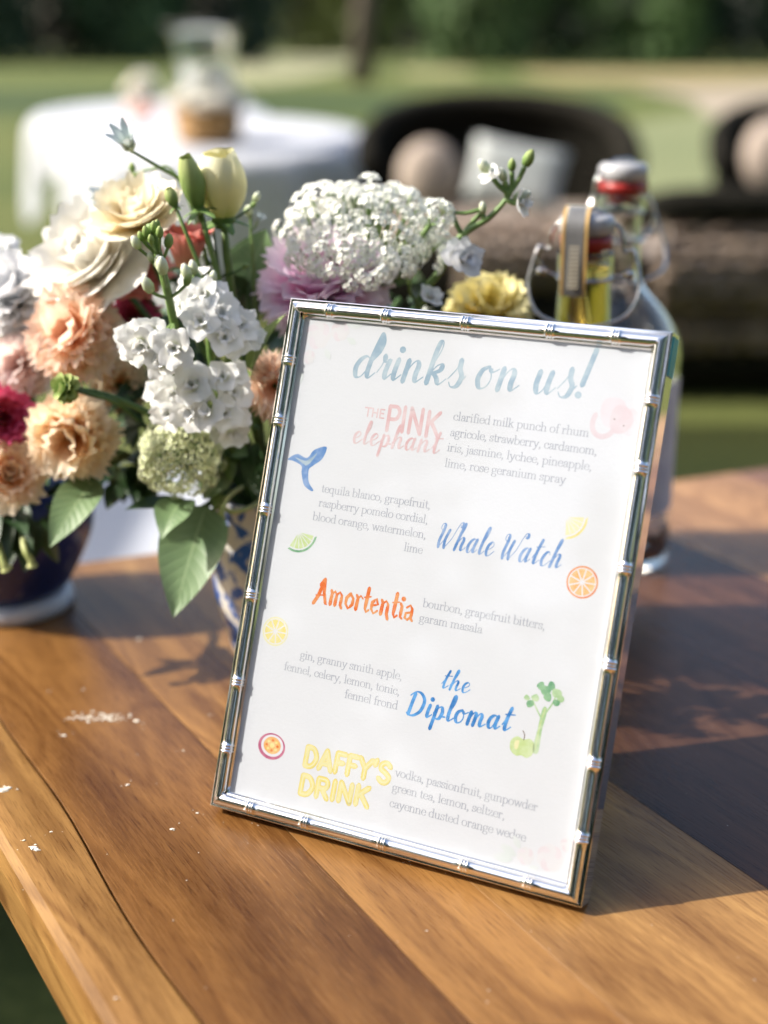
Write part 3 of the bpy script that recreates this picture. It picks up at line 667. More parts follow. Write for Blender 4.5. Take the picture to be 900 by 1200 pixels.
def nums(s): v = [float(x) for x in s.split()]; return list(zip(v[::2], v[1::2]))
def strokes(spec):
    """'x y x y ...' curves through points; 'l' straight polyline; 's x y w' a serif; ';' separates"""
    out = []
    for k in spec.split(';'):
        k = k.strip()
        if k[0] == 'l': out.append(('l', nums(k[1:])))
        elif k[0] == 's': x, y, w_ = map(float, k[1:].split()); out.append(('s', [(x - w_, y), (x + w_, y)]))
        elif k[0] == 'd': x, y = map(float, k[1:].split()); out.append(('d', [(x, y)]))
        else: out.append(('c', crom(nums(k), 5)))
    return out
SER = {
 'a': (.88, '.18 .74 .3 .95 .5 .98 .66 .85 .68 .6 .68 .2 .74 .03 .92 .1;.68 .58 .4 .5 .14 .3 .2 .04 .46 .02 .68 .24;d .22 .74'),
 'b': (1.0, 'l .2 1.6 .2 .03;.2 .7 .36 .93 .6 .98 .88 .75 .9 .4 .78 .1 .5 0 .3 .06 .2 .2;s .1 1.58 .12'),
 'c': (.84, '.78 .76 .68 .95 .5 1 .2 .85 .1 .5 .2 .13 .5 0 .7 .06 .82 .24;d .7 .76'),
 'd': (1.02, 'l .8 1.6 .8 .02;.8 .75 .62 .96 .4 .98 .14 .72 .12 .35 .28 .03 .5 0 .7 .1 .8 .28;s .7 1.58 .12;s .9 .02 .12'),
 'e': (.88, 'l .14 .56 .8 .56;.8 .56 .76 .86 .5 1 .22 .86 .1 .5 .22 .12 .5 0 .7 .06 .82 .24'),
 'f': (.6, '.66 1.5 .56 1.62 .4 1.58 .3 1.35 .3 .9 .3 .02;s .32 .97 .26;s .3 .02 .2'),
 'g': (.9, '.42 1 .2 .9 .12 .66 .22 .4 .42 .33 .64 .42 .7 .68 .6 .92 .42 1;.28 .38 .14 .22 .24 .06 .6 .02 .8 -.14 .76 -.4 .46 -.52 .14 -.42 .1 -.2 .26 -.04;.66 .86 .78 .98 .88 .94'),
 'h': (1.06, 'l .22 1.6 .22 .02;.22 .7 .42 .94 .64 .98 .8 .82 .82 .5 .82 .02;s .12 1.58 .12;s .22 .02 .2;s .82 .02 .2'),
 'i': (.5, 'l .25 .96 .25 .02;s .17 .94 .12;s .25 .02 .2;d .25 1.4'),
 'j': (.46, '.28 .96 .28 .3 .26 -.3 .06 -.5 -.08 -.42;s .2 .94 .12;d .28 1.4'),
 'k': (1.02, 'l .22 1.6 .22 .02;l .76 .94 .22 .4;l .42 .58 .84 .02;s .12 1.58 .12;s .22 .02 .2;s .84 .02 .18;s .76 .96 .17'),
 'l': (.5, 'l .25 1.6 .25 .02;s .16 1.58 .12;s .25 .02 .2'),
 'm': (1.6, 'l .22 .96 .22 .02;.22 .7 .4 .94 .6 .98 .76 .82 .78 .5 .78 .02;.78 .7 .98 .94 1.16 .98 1.32 .82 1.34 .5 1.34 .02;s .14 .94 .12;s .22 .02 .18;s .78 .02 .18;s 1.34 .02 .18'),
 'n': (1.06, 'l .22 .96 .22 .02;.22 .7 .42 .94 .64 .98 .8 .82 .82 .5 .82 .02;s .13 .94 .12;s .22 .02 .2;s .82 .02 .2'),
 'o': (.98, '.5 1 .2 .86 .1 .5 .2 .14 .5 0 .78 .14 .88 .5 .78 .86 .5 1'),
 'p': (1.02, 'l .22 .96 .22 -.52;.22 .7 .38 .93 .6 .98 .88 .75 .9 .4 .78 .1 .5 0 .3 .08 .22 .22;s .13 .94 .12;s .22 -.53 .2'),
 'q': (1.02, 'l .8 .96 .8 -.52;.8 .75 .62 .96 .4 .98 .14 .72 .12 .35 .28 .03 .5 0 .7 .1 .8 .28;s .8 -.53 .2'),
 'r': (.74, 'l .22 .96 .22 .02;.22 .62 .36 .9 .56 1 .68 .9;s .13 .94 .12;s .24 .02 .22;d .62 .86'),
 's': (.74, '.62 .74 .52 .96 .34 1 .14 .86 .16 .64 .42 .5 .62 .32 .58 .08 .36 0 .18 .05 .1 .26;l .62 .96 .62 .72;l .1 .04 .1 .28'),
 't': (.6, '.28 1.3 .28 .6 .3 .12 .44 .01 .6 .12;s .3 .97 .24'),
 'u': (1.06, '.22 .96 .22 .4 .28 .08 .46 0 .66 .08 .8 .28;l .8 .96 .8 .02;s .13 .94 .12;s .72 .94 .12;s .9 .02 .12'),
 'v': (.96, 'l .14 .96 .5 0;l .5 0 .84 .96;s .14 .96 .17;s .84 .96 .14'),
 'w': (1.36, 'l .12 .96 .42 0;l .42 0 .7 .9;l .7 .9 .98 0;l .98 0 1.26 .96;s .12 .96 .16;s 1.26 .96 .13;s .68 .96 .14'),
 'y': (.96, 'l .14 .96 .5 .02;.84 .96 .62 .36 .46 -.1 .3 -.46 .12 -.5;s .14 .96 .17;s .84 .96 .14;d .12 -.44'),
 'z': (.84, 'l .14 .97 .72 .97;l .72 .97 .12 .03;l .12 .03 .76 .03;l .14 .97 .14 .76;l .76 .03 .76 .26'),
 ',': (.42, 'd .18 .06;.24 .06 .24 -.12 .1 -.3'), '.': (.4, 'd .18 .06'), ' ': (.46, None)}
SCR = {
 'd': (1.25, '.86 .8 .62 1.02 .3 .85 .12 .45 .22 .06 .48 .04 .74 .4 .9 .9;1.16 2.1 1.0 1.5 .86 .8 .82 .25 .95 .04 1.25 .3;1.16 2.1 1.3 1.75 1.2 1.3 .9 .9'),
 'r': (.86, '.1 .3 .3 .7 .36 1.1;.36 1.1 .42 .85 .62 .88 .78 .95;.66 .9 .56 .4 .62 .05 .9 .3'),
 'i': (.62, '.1 .4 .28 .98;.28 .98 .2 .4 .26 .03 .6 .3;d .34 1.45'),
 'n': (1.3, '.1 .4 .24 .98;.24 .98 .2 .5 .16 0;.17 .2 .4 .75 .66 1 .82 .8 .76 .35 .84 .03 1.2 .3'),
 'k': (1.2, '.1 .5 .5 1.5 .52 1.95 .36 1.9 .24 1.2 .16 .02;.18 .4 .5 .85 .76 .92 .72 .66 .36 .5;.38 .5 .62 .3 .8 .02 1.15 .3'),
 's': (.95, '.05 .3 .4 .8 .52 1.2;.52 1.2 .56 .8 .74 .45 .6 .02 .3 -.05 .14 .15;.6 .1 .8 .3 .95 .5'),
 'o': (1.1, '.56 1 .24 .82 .12 .4 .3 .02 .62 .1 .78 .5 .62 .92 .5 .98;.66 .88 .8 .78 1.1 .95'),
 'u': (1.25, '.1 .5 .26 .98;.26 .98 .2 .4 .34 .02 .6 .2 .82 .9;.86 1 .78 .4 .86 .04 1.2 .35'),
 '!': (.7, '.5 2.15 .4 1.5 .26 .55;d .2 .1'),
 't': (.95, '.1 .4 .5 1.3 .56 1.75;.56 1.75 .4 1 .36 .3 .46 .02 .85 .35;l .16 1.2 .95 1.3'),
 'h': (1.3, '.05 .4 .4 1.2 .56 1.85 .44 1.98 .32 1.5 .16 0;.18 .25 .44 .8 .66 .98 .8 .8 .74 .35 .84 .03 1.2 .3'),
 'e': (.95, '.1 .42 .44 .52 .7 .8 .5 1.02 .22 .8 .14 .4 .28 .04 .54 .05 .92 .4'),
 'a': (1.2, '.78 .85 .56 1.02 .26 .82 .12 .4 .26 .03 .5 .1 .78 .8;.84 1 .74 .4 .82 .04 1.15 .3'),
 'p': (1.2, '.1 .4 .3 1.0;.3 1.0 .24 .2 .14 -.8;.2 .3 .42 .86 .7 .98 .84 .6 .7 .12 .4 .04 .24 .3;.8 .3 1.15 .3'),
 'l': (.75, '.1 .4 .5 1.3 .58 1.9 .42 1.95 .3 1.3 .22 .4 .34 .02 .7 .3'),
 'm': (1.75, '.1 .4 .24 .98;.24 .98 .18 .5 .14 0;.15 .2 .36 .75 .56 1 .7 .8 .62 0;.64 .2 .86 .75 1.06 1 1.22 .8 1.16 .35 1.26 .03 1.65 .3'),
 'c': (.95, '.72 .82 .6 1.02 .32 .88 .14 .4 .3 .02 .58 .06 .92 .4'),
 'D': (1.75, '.5 1.7 .4 1 .3 .05;.1 1.5 .5 1.85 1.0 1.8 1.42 1.3 1.3 .5 .8 .04 .3 0 .12 .15'),
 'W': (2.0, '.3 1.25 .1 1.4 .14 1.7 .4 1.7 .44 1.3 .34 .5 .44 .02;.44 .02 .8 .6 1.05 1.35;1.05 1.35 .9 .6 1.04 .02;1.04 .02 1.5 .7 1.75 1.5 1.95 1.95 2.2 1.95 2.22 1.7 2.05 1.65 2.0 1.8'),
 ' ': (.55, None)}
CAP = {
 'T': (.72, 'l .02 1 .7 1;l .36 1 .36 0'), 'H': (.8, 'l .14 1 .14 0;l .64 1 .64 0;l .14 .52 .64 .52'), 'E': (.64, 'l .14 1 .14 0;l .14 1 .56 1;l .14 .52 .5 .52;l .14 0 .58 0'),
 'P': (.7, 'l .14 1 .14 0;.14 .98 .5 .98 .64 .76 .5 .5 .14 .48'), 'I': (.36, 'l .18 1 .18 0'), 'N': (.86, 'l .14 0 .14 1;l .14 1 .68 0;l .68 0 .68 1'),
 'K': (.8, 'l .14 1 .14 0;l .66 1 .14 .45;l .3 .6 .72 0'),
 'D': (.82, 'l .14 1 .14 0;.14 1 .5 .94 .7 .5 .5 .06 .14 0'), 'A': (.84, 'l .08 0 .4 1;l .4 1 .74 0;l .2 .32 .64 .32'), 'F': (.66, 'l .14 1 .14 0;l .14 1 .58 1;l .14 .52 .5 .52'),
 'Y': (.76, 'l .06 1 .36 .5;l .7 1 .36 .5;l .36 .5 .36 0'), "'": (.3, 'l .16 1.04 .1 .78'), 'S': (.7, '.6 .84 .4 1 .16 .9 .14 .66 .4 .5 .6 .3 .5 .04 .28 0 .08 .16'),
 'R': (.78, 'l .14 1 .14 0;.14 .98 .5 .98 .62 .76 .5 .52 .14 .5;l .34 .5 .68 0'), ' ': (.4, None)}
WIZ = {   # spiky blackletter-like strokes
 'A': (1.5, 'l .1 -.12 .45 .5 .8 1.75;l .8 1.75 .95 .8 1.25 .02;l .2 .5 1.15 .62;l .5 1.3 .8 1.75;l 1.1 .1 1.4 -.05'),
 'm': (1.55, 'l .12 1.05 .24 .86 .22 .02;l .24 .8 .5 1.02 .7 .8 .68 .02;l .7 .8 .98 1.02 1.2 .8 1.2 .1 1.36 -.12;l .1 .1 .32 .02'),
 'o': (.95, 'l .46 1.06 .14 .72 .14 .28 .44 -.04 .78 .3 .78 .74 .46 1.06'),
 'r': (.8, 'l .1 1.05 .26 .86 .24 .02;l .26 .8 .5 1.05 .74 .86;l .1 .1 .36 .02'),
 't': (.72, 'l .34 1.7 .3 .2 .46 -.04 .66 .14;l .06 1.0 .66 1.12'),
 'e': (.88, 'l .16 .5 .72 .66 .5 1.04 .16 .74 .16 .26 .44 -.04 .76 .2'),
 'n': (1.1, 'l .12 1.05 .26 .86 .24 .02;l .26 .8 .56 1.02 .78 .8 .78 .1 .96 -.25'),
 'i': (.52, 'l .1 1.05 .26 .86 .26 .1 .44 -.02;d .28 1.4'),
 'a': (.95, 'l .2 .84 .5 1.04 .72 .8 .72 .12 .9 -.04;l .72 .56 .2 .44 .18 .1 .44 -.02 .7 .22'), ' ': (.4, None)}
layer = [0]
def ribbon(m, pts, wfn, z):
    """flat pen stroke with rounded ends through pts (card metres)"""
    P = [Vector((p[0], p[1])) for p in pts]
    Q = [P[0]]
    for p in P[1:]:
        if (p - Q[-1]).length > 1e-6: Q.append(p)
    P = Q
    if len(P) < 2: return
    R_ = [P[0]]                                           # resample long straight pieces so that widths can swell
    for p in P[1:]:
        n = max(1, int((p - R_[-1]).length / .0011)); a = R_[-1]
        R_ += [a.lerp(p, (k + 1) / n) for k in range(n)]
    P = R_; n = len(P); w_ = []
    for i in range(n):
        d = (P[min(i + 1, n - 1)] - P[max(i - 1, 0)]).normalized(); w_.append(wfn(d))
    for _ in range(2): w_ = [(w_[max(i - 1, 0)] + w_[i] * 2 + w_[min(i + 1, n - 1)]) / 4 for i in range(n)]
    o = len(m.v); rows = 0
    t0 = (P[1] - P[0]).normalized(); t1 = (P[-1] - P[-2]).normalized()
    seq = [(P[0] - t0 * w_[0] * .45, t0, w_[0] * .35)] + [(P[i], (P[min(i + 1, n - 1)] - P[max(i - 1, 0)]).normalized(), w_[i]) for i in range(n)] + [(P[-1] + t1 * w_[-1] * .45, t1, w_[-1] * .35)]
    for i, (p, d, hw) in enumerate(seq):
        nn = Vector((-d.y, d.x)) * hw / 2; zz = z + i * 1.2e-7
        m.v += [(p.x + nn.x, p.y + nn.y, zz), (p.x - nn.x, p.y - nn.y, zz)]; rows += 1
    for i in range(rows - 1): m.f.append((o + 2 * i, o + 2 * i + 1, o + 2 * i + 3, o + 2 * i + 2)); m.mi.append(0)
def disc(m, x, y, r_, z, n=10):
    o = len(m.v); m.v += [(x + r_ * cos(2 * pi * i / n), y + r_ * sin(2 * pi * i / n), z) for i in range(n)]; m.f.append(tuple(range(o, o + n))); m.mi.append(0)
def poly(m, pts, z): o = len(m.v); m.v += [(x, y, z) for x, y in pts]; m.f.append(tuple(range(o, o + len(pts)))); m.mi.append(0)
def write(font, text, u0, u1, v0, v1, xh, thick, thin, mat, name, label=None, mode='serif', slant=0, wob=0, dz=0):
    adv = sum(font[c][0] for c in text); sx = (u1 - u0) / adv; m = MB(); x = 0; r_ = random.Random(hash(len(text) * 7 + ord(text[0])))
    z0 = ZC + .000012 + dz; k = 0
    for c in text:
        a, spec = font[c]; dy = r_.uniform(-wob, wob)
        if spec:
            for kind, P in strokes(spec):
                f_ = (x / adv); vv = v0 + (v1 - v0) * f_ + dy
                Q = [((u0 + (x + p[0] + slant * p[1] * xh / sx) * sx) * .001, (vv + p[1] * xh) * .001) for p in P]
                zz = z0 + (k % 9) * 1.6e-6 + (k % 2) * 8e-7; k += 1
                if kind == 'd': disc(m, Q[0][0], Q[0][1], thick * (.62 if mode == 'serif' else .66) * .001, zz)
                elif kind == 's': ribbon(m, Q, lambda d: thin * 1.15 * .001, zz)
                elif mode == 'serif': ribbon(m, Q, lambda d: (thin + (thick - thin) * abs(d.y) ** 1.6) * .001, zz)
                elif mode == 'brush': ribbon(m, Q, lambda d: (thin + (thick - thin) * max(0, -d.y * .9 + .12) ** .8) * .001, zz)
                elif mode == 'spike': ribbon(m, Q, lambda d: (thin + (thick - thin) * abs(d.y + d.x * .25) ** 2) * .001, zz)
                else: ribbon(m, Q, lambda d: thick * .001, zz)
        x += a
    o = m.build(name, mat, card, smooth=False)
    if label: o['label'] = label
    return o
I_GREY = ink('ink_grey', (.36, .375, .42), (.41, .425, .465), 200)
I_SKY = ink('ink_pale_blue', (.28, .38, .46), (.43, .51, .56), 160)
I_ROSE = ink('ink_dusty_pink', (.60, .40, .405), (.64, .51, .52), 180)
I_BLUE = ink('ink_watercolour_blue', (.10, .22, .46), (.25, .36, .57), 220)
I_BLUE2 = ink('ink_deep_blue', (.03, .16, .42), (.12, .34, .66), 240)
I_ORANGE = ink('ink_burnt_orange', (.64, .14, .03), (.67, .30, .12), 240)
I_YEL = ink('ink_yellow', (.70, .60, .20), (.71, .65, .34), 240)
I_YEL_L = ink('ink_light_yellow', (.69, .66, .42), (.68, .64, .36), 240)
I_YELD = ink('ink_ochre_yellow', (.66, .52, .12), (.69, .57, .2), 240)
I_GREEN = ink('ink_soft_green', (.34, .49, .27), (.50, .60, .40), 260); I_GREEND = ink('ink_leaf_green', (.12, .30, .16), (.26, .44, .26), 260)
I_LIME = ink('ink_lime', (.47, .57, .26), (.55, .63, .38), 260)
I_ORL = ink('ink_orange_flesh', (.70, .38, .13), (.71, .49, .24), 240)
I_PLUM = ink('ink_plum', (.40, .09, .18), (.52, .18, .26), 240)
I_PPINK = ink('ink_faint_pink', (.64, .575, .60), (.65, .61, .64), 150); I_PPD = ink('ink_faint_pink_shade', (.62, .51, .535), (.64, .57, .59), 150)
I_FAINT = ink('ink_faint_beige', (.635, .62, .625), (.645, .635, .65), 120); I_FGREEN = ink('ink_faint_green', (.60, .635, .62), (.63, .645, .65), 120)
I_WHITE = ink('ink_paper_white', (.65, .65, .69), (.64, .64, .68)); I_DARK = ink('ink_dark', (.12, .07, .05), (.2, .14, .1))
SM = [('clarified milk punch of rhum', 76.8, 130.2, 165.3), ('agricole, strawberry, cardamom,', 76.5, 134.2, 159.2), ('iris, jasmine, lychee, pineapple,', 76.3, 133.2, 153.4), ('lime, rose geranium spray', 76.3, 124.3, 147.4),
      ('tequila blanco, grapefruit,', 26.3, 73.3, 130.8), ('raspberry pomelo cordial,', 26.1, 73.3, 125.1), ('blood orange, watermelon,', 24.4, 73.5, 119.4), ('lime', 65.2, 73.0, 113.5),
      ('bourbon, grapefruit bitters,', 76.5, 125.3, 93.9), ('garam masala', 76.0, 101.7, 88.2), ('gin, granny smith apple,', 28.6, 72.9, 65.1), ('fennel, celery, lemon, tonic,', 22.3, 72.9, 59.3), ('fennel frond', 50.2, 73.0, 53.8),
      ('vodka, passionfruit, gunpowder', 76.2, 133.2, 29.1), ('green tea, lemon, seltzer,', 76.0, 121.6, 23.4), ('cayenne dusted orange wedge', 75.9, 130.7, 17.4)]
for s_, a, b, v in SM: write(SER, s_, a, b, v, v, 2.05, .42, .17, I_GREY, 'printed_line', 'small grey line reading %s' % s_.rstrip(','))
write(SCR, 'drinks on us!', 31.5, 127.5, 177.2, 179.2, 8.4, 2.05, .5, I_SKY, 'printed_heading', 'large pale blue heading reading drinks on us!', 'brush', .12)
write(CAP, 'THE', 39.7, 48.4, 162.6, 162.6, 3.3, .62, .62, I_ROSE, 'printed_name', 'small pink capitals reading THE', 'mono')
write(CAP, 'PINK', 49.0, 72.6, 158.3, 157.6, 9.6, 1.5, 1.5, I_ROSE, 'printed_name', 'pink capitals reading PINK', 'mono', wob=.3)
write(SCR, 'elephant', 36.2, 73.6, 151.6, 151.8, 4.6, 1.15, .4, I_ROSE, 'printed_name', 'pink script reading elephant', 'brush', .1, dz=1.8e-5)
write(SCR, 'Whale Watch', 77.2, 127.6, 117.0, 116.6, 5.3, 1.1, .26, I_BLUE, 'printed_name', 'watercolour blue script reading Whale Watch', 'brush', .22)
write(WIZ, 'Amortentia', 30.2, 73.4, 88.0, 88.0, 5.3, 1.5, .38, I_ORANGE, 'printed_name', 'spiky orange letters reading Amortentia', 'spike', .05)
write(SCR, 'the', 88.4, 100.4, 65.4, 65.4, 3.9, .95, .34, I_BLUE2, 'printed_name', 'small deep blue script reading the', 'brush', .2)
write(SCR, 'Diplomat', 76.2, 118.6, 52.9, 55.2, 4.9, 1.4, .5, I_BLUE2, 'printed_name', 'deep blue script reading Diplomat', 'brush', .12)
for txt, a, b, c, d_, h_ in (("DAFFY'S", 37.0, 74.6, 24.6, 25.8, 7.4), ('DRINK', 36.8, 67.6, 13.6, 15.4, 7.2)):
    write(CAP, txt, a, b, c, d_, h_, 2.2, 2.2, I_YELD, 'printed_outline', None, 'mono', .03)
    write(CAP, txt, a, b, c, d_, h_, 1.75, 1.75, I_YEL, 'printed_name', 'fat yellow capitals reading %s' % txt, 'mono', .03, dz=2.0e-5)
    write(CAP, txt, a, b, c, d_, h_, .5, .5, I_YEL_L, 'printed_highlight', None, 'mono', .03, dz=4.0e-5)
# little watercolours
def art(name, label, items):
    """items: (material, shape) painted one over the other"""
    mats = []; m = MB()
    for k, (mt, fn) in enumerate(items):
        if mt not in mats: mats.append(mt)
        a = len(m.f); fn(m, ZC + .000012 + k * 2e-6)
        for i in range(a, len(m.f)): m.mi[i] = mats.index(mt)
    o = m.build(name, mats, card, smooth=False); o['label'] = label; return o
mm_ = lambda P: [(x * .001, y * .001) for x, y in P]
def blob(P, n=5): return lambda m, z: poly(m, crom(mm_(P), n, True), z)
def circ(x, y, rx, ry=None, n=28): ry = ry or rx; return lambda m, z: poly(m, mm_([(x + rx * cos(2 * pi * i / n), y + ry * sin(2 * pi * i / n)) for i in range(n)]), z)
def line(P, w_, taper=False): return lambda m, z: ribbon(m, crom(mm_(P), 5), (lambda d: w_ * .001), z)
def wedge(x, y, r0, r1, a0, a1, n=6):
    def fn(m, z):
        P = [(x + r1 * cos(a0 + (a1 - a0) * i / n), y + r1 * sin(a0 + (a1 - a0) * i / n)) for i in range(n + 1)]
        am = (a0 + a1) / 2; P.append((x + r0 * cos(am), y + r0 * sin(am))); poly(m, mm_(P), z)
    return fn
def citrus(name, label, x, y, r_, rind, flesh, a0=0, a1=2 * pi, segs=9, ky=1.0):
    full = a1 - a0 > 6; it = []
    n = 30
    def sector(rr):
        P = [(x + rr * cos(a0 + (a1 - a0) * i / n), y + rr * ky * sin(a0 + (a1 - a0) * i / n)) for i in range(n + (0 if full else 1))]
        return lambda m, z: poly(m, mm_(P), z)
    it += [(rind, sector(r_)), (I_WHITE, sector(r_ * .89))]
    for i in range(segs):
        b0 = a0 + (a1 - a0) * (i + .07) / segs; b1 = a0 + (a1 - a0) * (i + .93) / segs; it.append((flesh, wedge(x, y, r_ * .12, r_ * .82, b0, b1)))
    art(name, label, it)
citrus('printed_orange_slice', 'painted round orange slice', 136.3, 113.2, 5.9, I_ORANGE, I_ORL)
citrus('printed_lemon_slice', 'painted pale round lemon slice', 16, 73.4, 5.8, I_YEL_L, I_YEL)
citrus('printed_lime_wedge', 'painted lime wedge', 19.4, 113.9, 8.2, I_GREEND, I_LIME, radians(-70) - .85, radians(-70) + .85 + .3, 6)
citrus('printed_lemon_wedge', 'painted pale lemon wedge', 126.5, 135.6, 8.2, I_YEL, I_YEL_L, radians(-38) - .8, radians(-38) + .8, 5)
art('printed_whale_tail', 'painted blue whale tail', [(I_BLUE, blob([(9.3, 141.6), (13, 144.2), (17, 143.2), (18.6, 144.0), (20.6, 146.9), (25.6, 148.6), (24.6, 143.8), (21, 140.5), (19.4, 138.6), (20.2, 134), (22.8, 131), (21.6, 130.6), (18.2, 132.6), (16.4, 137), (15.8, 139.8), (12, 141.2)])),
    (I_SKY, blob([(12.5, 142.8), (17, 142), (19.4, 143.2), (22, 145.8), (20, 142), (18, 140.2), (16.8, 140.6)]))])
art('printed_elephant', 'painted pale pink elephant head with raised trunk', [
    (I_PPINK, blob([(134, 179.4), (138, 180.6), (141.6, 179), (142.4, 174), (140.4, 170), (137, 169.4), (134.2, 171.4), (133, 175.5)])),
    (I_PPINK, blob([(143.6, 177), (147.4, 175.8), (148.4, 172.4), (148.6, 168.6), (145.4, 167.2), (142.6, 169)])),
    (I_PPD, blob([(137.6, 176.4), (140.4, 178.2), (144, 176.4), (145.6, 172.6), (144, 169.2), (141.4, 167.8), (138.6, 168.2), (137, 171.6)])),
    (I_PPD, line([(139.2, 169.6), (137.4, 167.0), (134.4, 166.0), (131.6, 167.6), (130.8, 170.6), (131.4, 173.6)], 1.9)),
    (I_DARK, circ(138.6, 172.8, .26)), (I_DARK, circ(142.3, 170.8, .26))])
art('printed_passion_fruit', 'painted halved passion fruit', [(I_PLUM, circ(22.4, 28.7, 6.1, 5.2)), (I_WHITE, circ(22.6, 29.0, 5.0, 4.3)), (I_ORL, circ(22.6, 29.1, 3.9, 3.4))] +
    [(I_YEL if k % 2 else I_ORANGE, circ(22.6 + 2.4 * cos(k * .79), 29.1 + 2.0 * sin(k * .79), .62, .5)) for k in range(8)] + [(I_YEL, circ(22.6, 29.1, 1.0))])
cel = [(I_GREEN, blob([(127.9, 50.2), (130.1, 50.0), (130.2, 58), (131.0, 65.5), (129.2, 66), (128.5, 58)])), (I_LIME, line([(128.8, 50.8), (129.2, 60), (130.2, 66)], .5)),
       (I_GREEN, line([(129.4, 62), (126.4, 66), (125, 68)], .6)), (I_GREEN, line([(130.4, 64), (132.6, 68.5), (133.2, 71)], .6))]
rr = random.Random(5)
for cx, cy, k in ((124.2, 66.6, 1.5), (122.8, 68.4, 1.2), (125.8, 69, 1.4), (129, 72.6, 2.1), (131.0, 74.3, 1.7), (127.4, 73.6, 1.6), (133.4, 72.4, 2.0), (135.2, 70.6, 1.7), (133.8, 69, 1.4), (130.6, 70.2, 1.6)):
    cel.append((I_GREEND if rr.random() > .35 else I_GREEN, blob([(cx + k * rr.uniform(.7, 1.15) * cos(j * 1.05), cy + k * rr.uniform(.7, 1.15) * sin(j * 1.05)) for j in range(6)], 4)))
art('printed_celery', 'painted celery stalk with leaves', cel)
art('printed_apple', 'painted green apple', [(I_LIME, blob([(123.9, 53.4), (121.4, 54.0), (119.2, 52), (119.6, 48.6), (122, 47), (124, 47.5), (126.2, 47), (128.2, 49), (128.3, 52.4), (126.4, 54)])),
    (I_YEL_L, blob([(120.8, 52), (122.4, 52.6), (122.2, 49.6), (121, 49.6)])), (I_DARK, line([(124, 53.2), (124.1, 55), (123.2, 56.4)], .35))])
def posy(label, cs, lv):
    it = []
    for cx, cy, k in cs:
        for j in range(7): it.append((I_PPINK if j % 2 else I_FAINT, circ(cx + k * .55 * cos(j * .9), cy + k * .55 * sin(j * .9), k * .55, None, 14)))
        it.append((I_FAINT, circ(cx, cy, k * .45, None, 14)))
    for x0, y0, x1, y1 in lv:
        dx, dy = x1 - x0, y1 - y0; it.append((I_FGREEN, blob([(x0, y0), (x0 + dx * .5 - dy * .25, y0 + dy * .5 + dx * .25), (x1, y1), (x0 + dx * .5 + dy * .25, y0 + dy * .5 - dx * .25)])))
    art('printed_posy', label, it)
posy('very faint painted roses in the upper left corner', [(14, 192, 5.2), (23.5, 194.5, 3.8), (11.5, 183, 2.6)], [(18, 187, 21, 183), (27, 192, 31.5, 190), (9, 178, 8.4, 171), (26, 197.5, 33, 197.6)])
posy('very faint painted roses in the lower right corner', [(140.5, 14, 4.6), (131.5, 12.4, 3.0), (146, 20, 2.4)], [(128, 11.5, 121.6, 14.2), (127, 10, 119.5, 9.6), (129, 14.5, 126, 18.5), (137, 9.6, 133, 8.0)])

# ------------------------------------------------------------------ bottles
def bottle(base, prof_out, wall, name, label, liquid_z, liquid_mat, neck_z, neck_r, rotz, collar_scale=1.0):
    t = empty(name, base, label, 'bottle', 'swing top bottles behind the menu', rot=Quaternion((0, 0, 1), rotz))
    P = crom(prof_out, 4); inner = [(max(r_ - wall, .0005), z) for r_, z in P]
    floor_z = .006; inner = [(r_, max(z, floor_z)) for r_, z in inner]
    m = MB(); m.add(*lathe([(0, P[0][1])] + P + inner[::-1] + [(0, floor_z)], 40)[:2]); m.build('glass', GLASS, t)
    if liquid_z:
        lq = [(r_ - .00012, z) for r_, z in inner if z < liquid_z]; m = MB(); m.add(*lathe([(0, floor_z + .0002)] + [(r_, z + .0002) for r_, z in lq] + [(lq[-1][0], liquid_z), (0, liquid_z)], 40)[:2]); m.build('liquid', liquid_mat, t)
    top = P[-1][1]; k = collar_scale
    m = MB(); m.add(*lathe([(0, top - .004), (neck_r * .62, top - .004), (neck_r * .62, top + .0012), (neck_r * 1.0, top + .0014), (neck_r * 1.02, top + .0072), (neck_r * .6, top + .0076)], 28)[:2]); m.build('gasket', RED, t)
    m = MB(); m.add(*lathe([(0, top + .005), (neck_r * .9, top + .0074), (neck_r * 1.08, top + .009), (neck_r * 1.10, top + .0145), (neck_r * .96, top + .0170), (0, top + .0175)], 28)[:2]); m.build('stopper', CERAMIC, t)
    # wire collar, pivots, bail and lever
    m = MB(); m.add(*tube([(neck_r * 1.08 * cos(a), neck_r * 1.08 * sin(a), neck_z) for a in [2 * pi * i / 28 for i in range(29)]], .0012, 6, False)); m.build('wire_collar', STEEL, t)
    for sx in (-1, 1):
        m = MB(); x0 = sx * neck_r * 1.12
        m.add(*tube(crom([(x0, 0, neck_z), (sx * neck_r * 1.75, 0, neck_z + .004), (sx * neck_r * 1.9, 0, neck_z + .014 * k), (sx * neck_r * 1.5, .001, top), (sx * neck_r * 1.32, .001, top + .010), (sx * neck_r * .5, .001, top + .0185), (0, .001, top + .019)], 5), .0009, 6))
        m.build('wire_bail', STEEL, t)
        m = MB(); m.add(*tube(crom([(sx * neck_r * 1.9, 0, neck_z + .014 * k), (sx * neck_r * 2.2, -.006, neck_z - .004), (sx * neck_r * 1.7, -.014, neck_z - .016 * k), (sx * neck_r * .5, -.017, neck_z - .021 * k), (0, -.0172, neck_z - .022 * k)], 5), .0009, 6)); m.build('wire_lever', STEEL, t)
        m = MB(); m.add(*lathe([(0, -.002), (.0024, -.0018), (.0027, 0), (.0024, .0018), (0, .002)], 12)[:2]); m.build('pivot', STEEL, t, loc=(sx * neck_r * 1.75, 0, neck_z + .002))
    return t
pb = at(724, 320, .775); pb.z = TOP
HB = at(724, 188, .775).z - TOP - .0175
nb = .0125
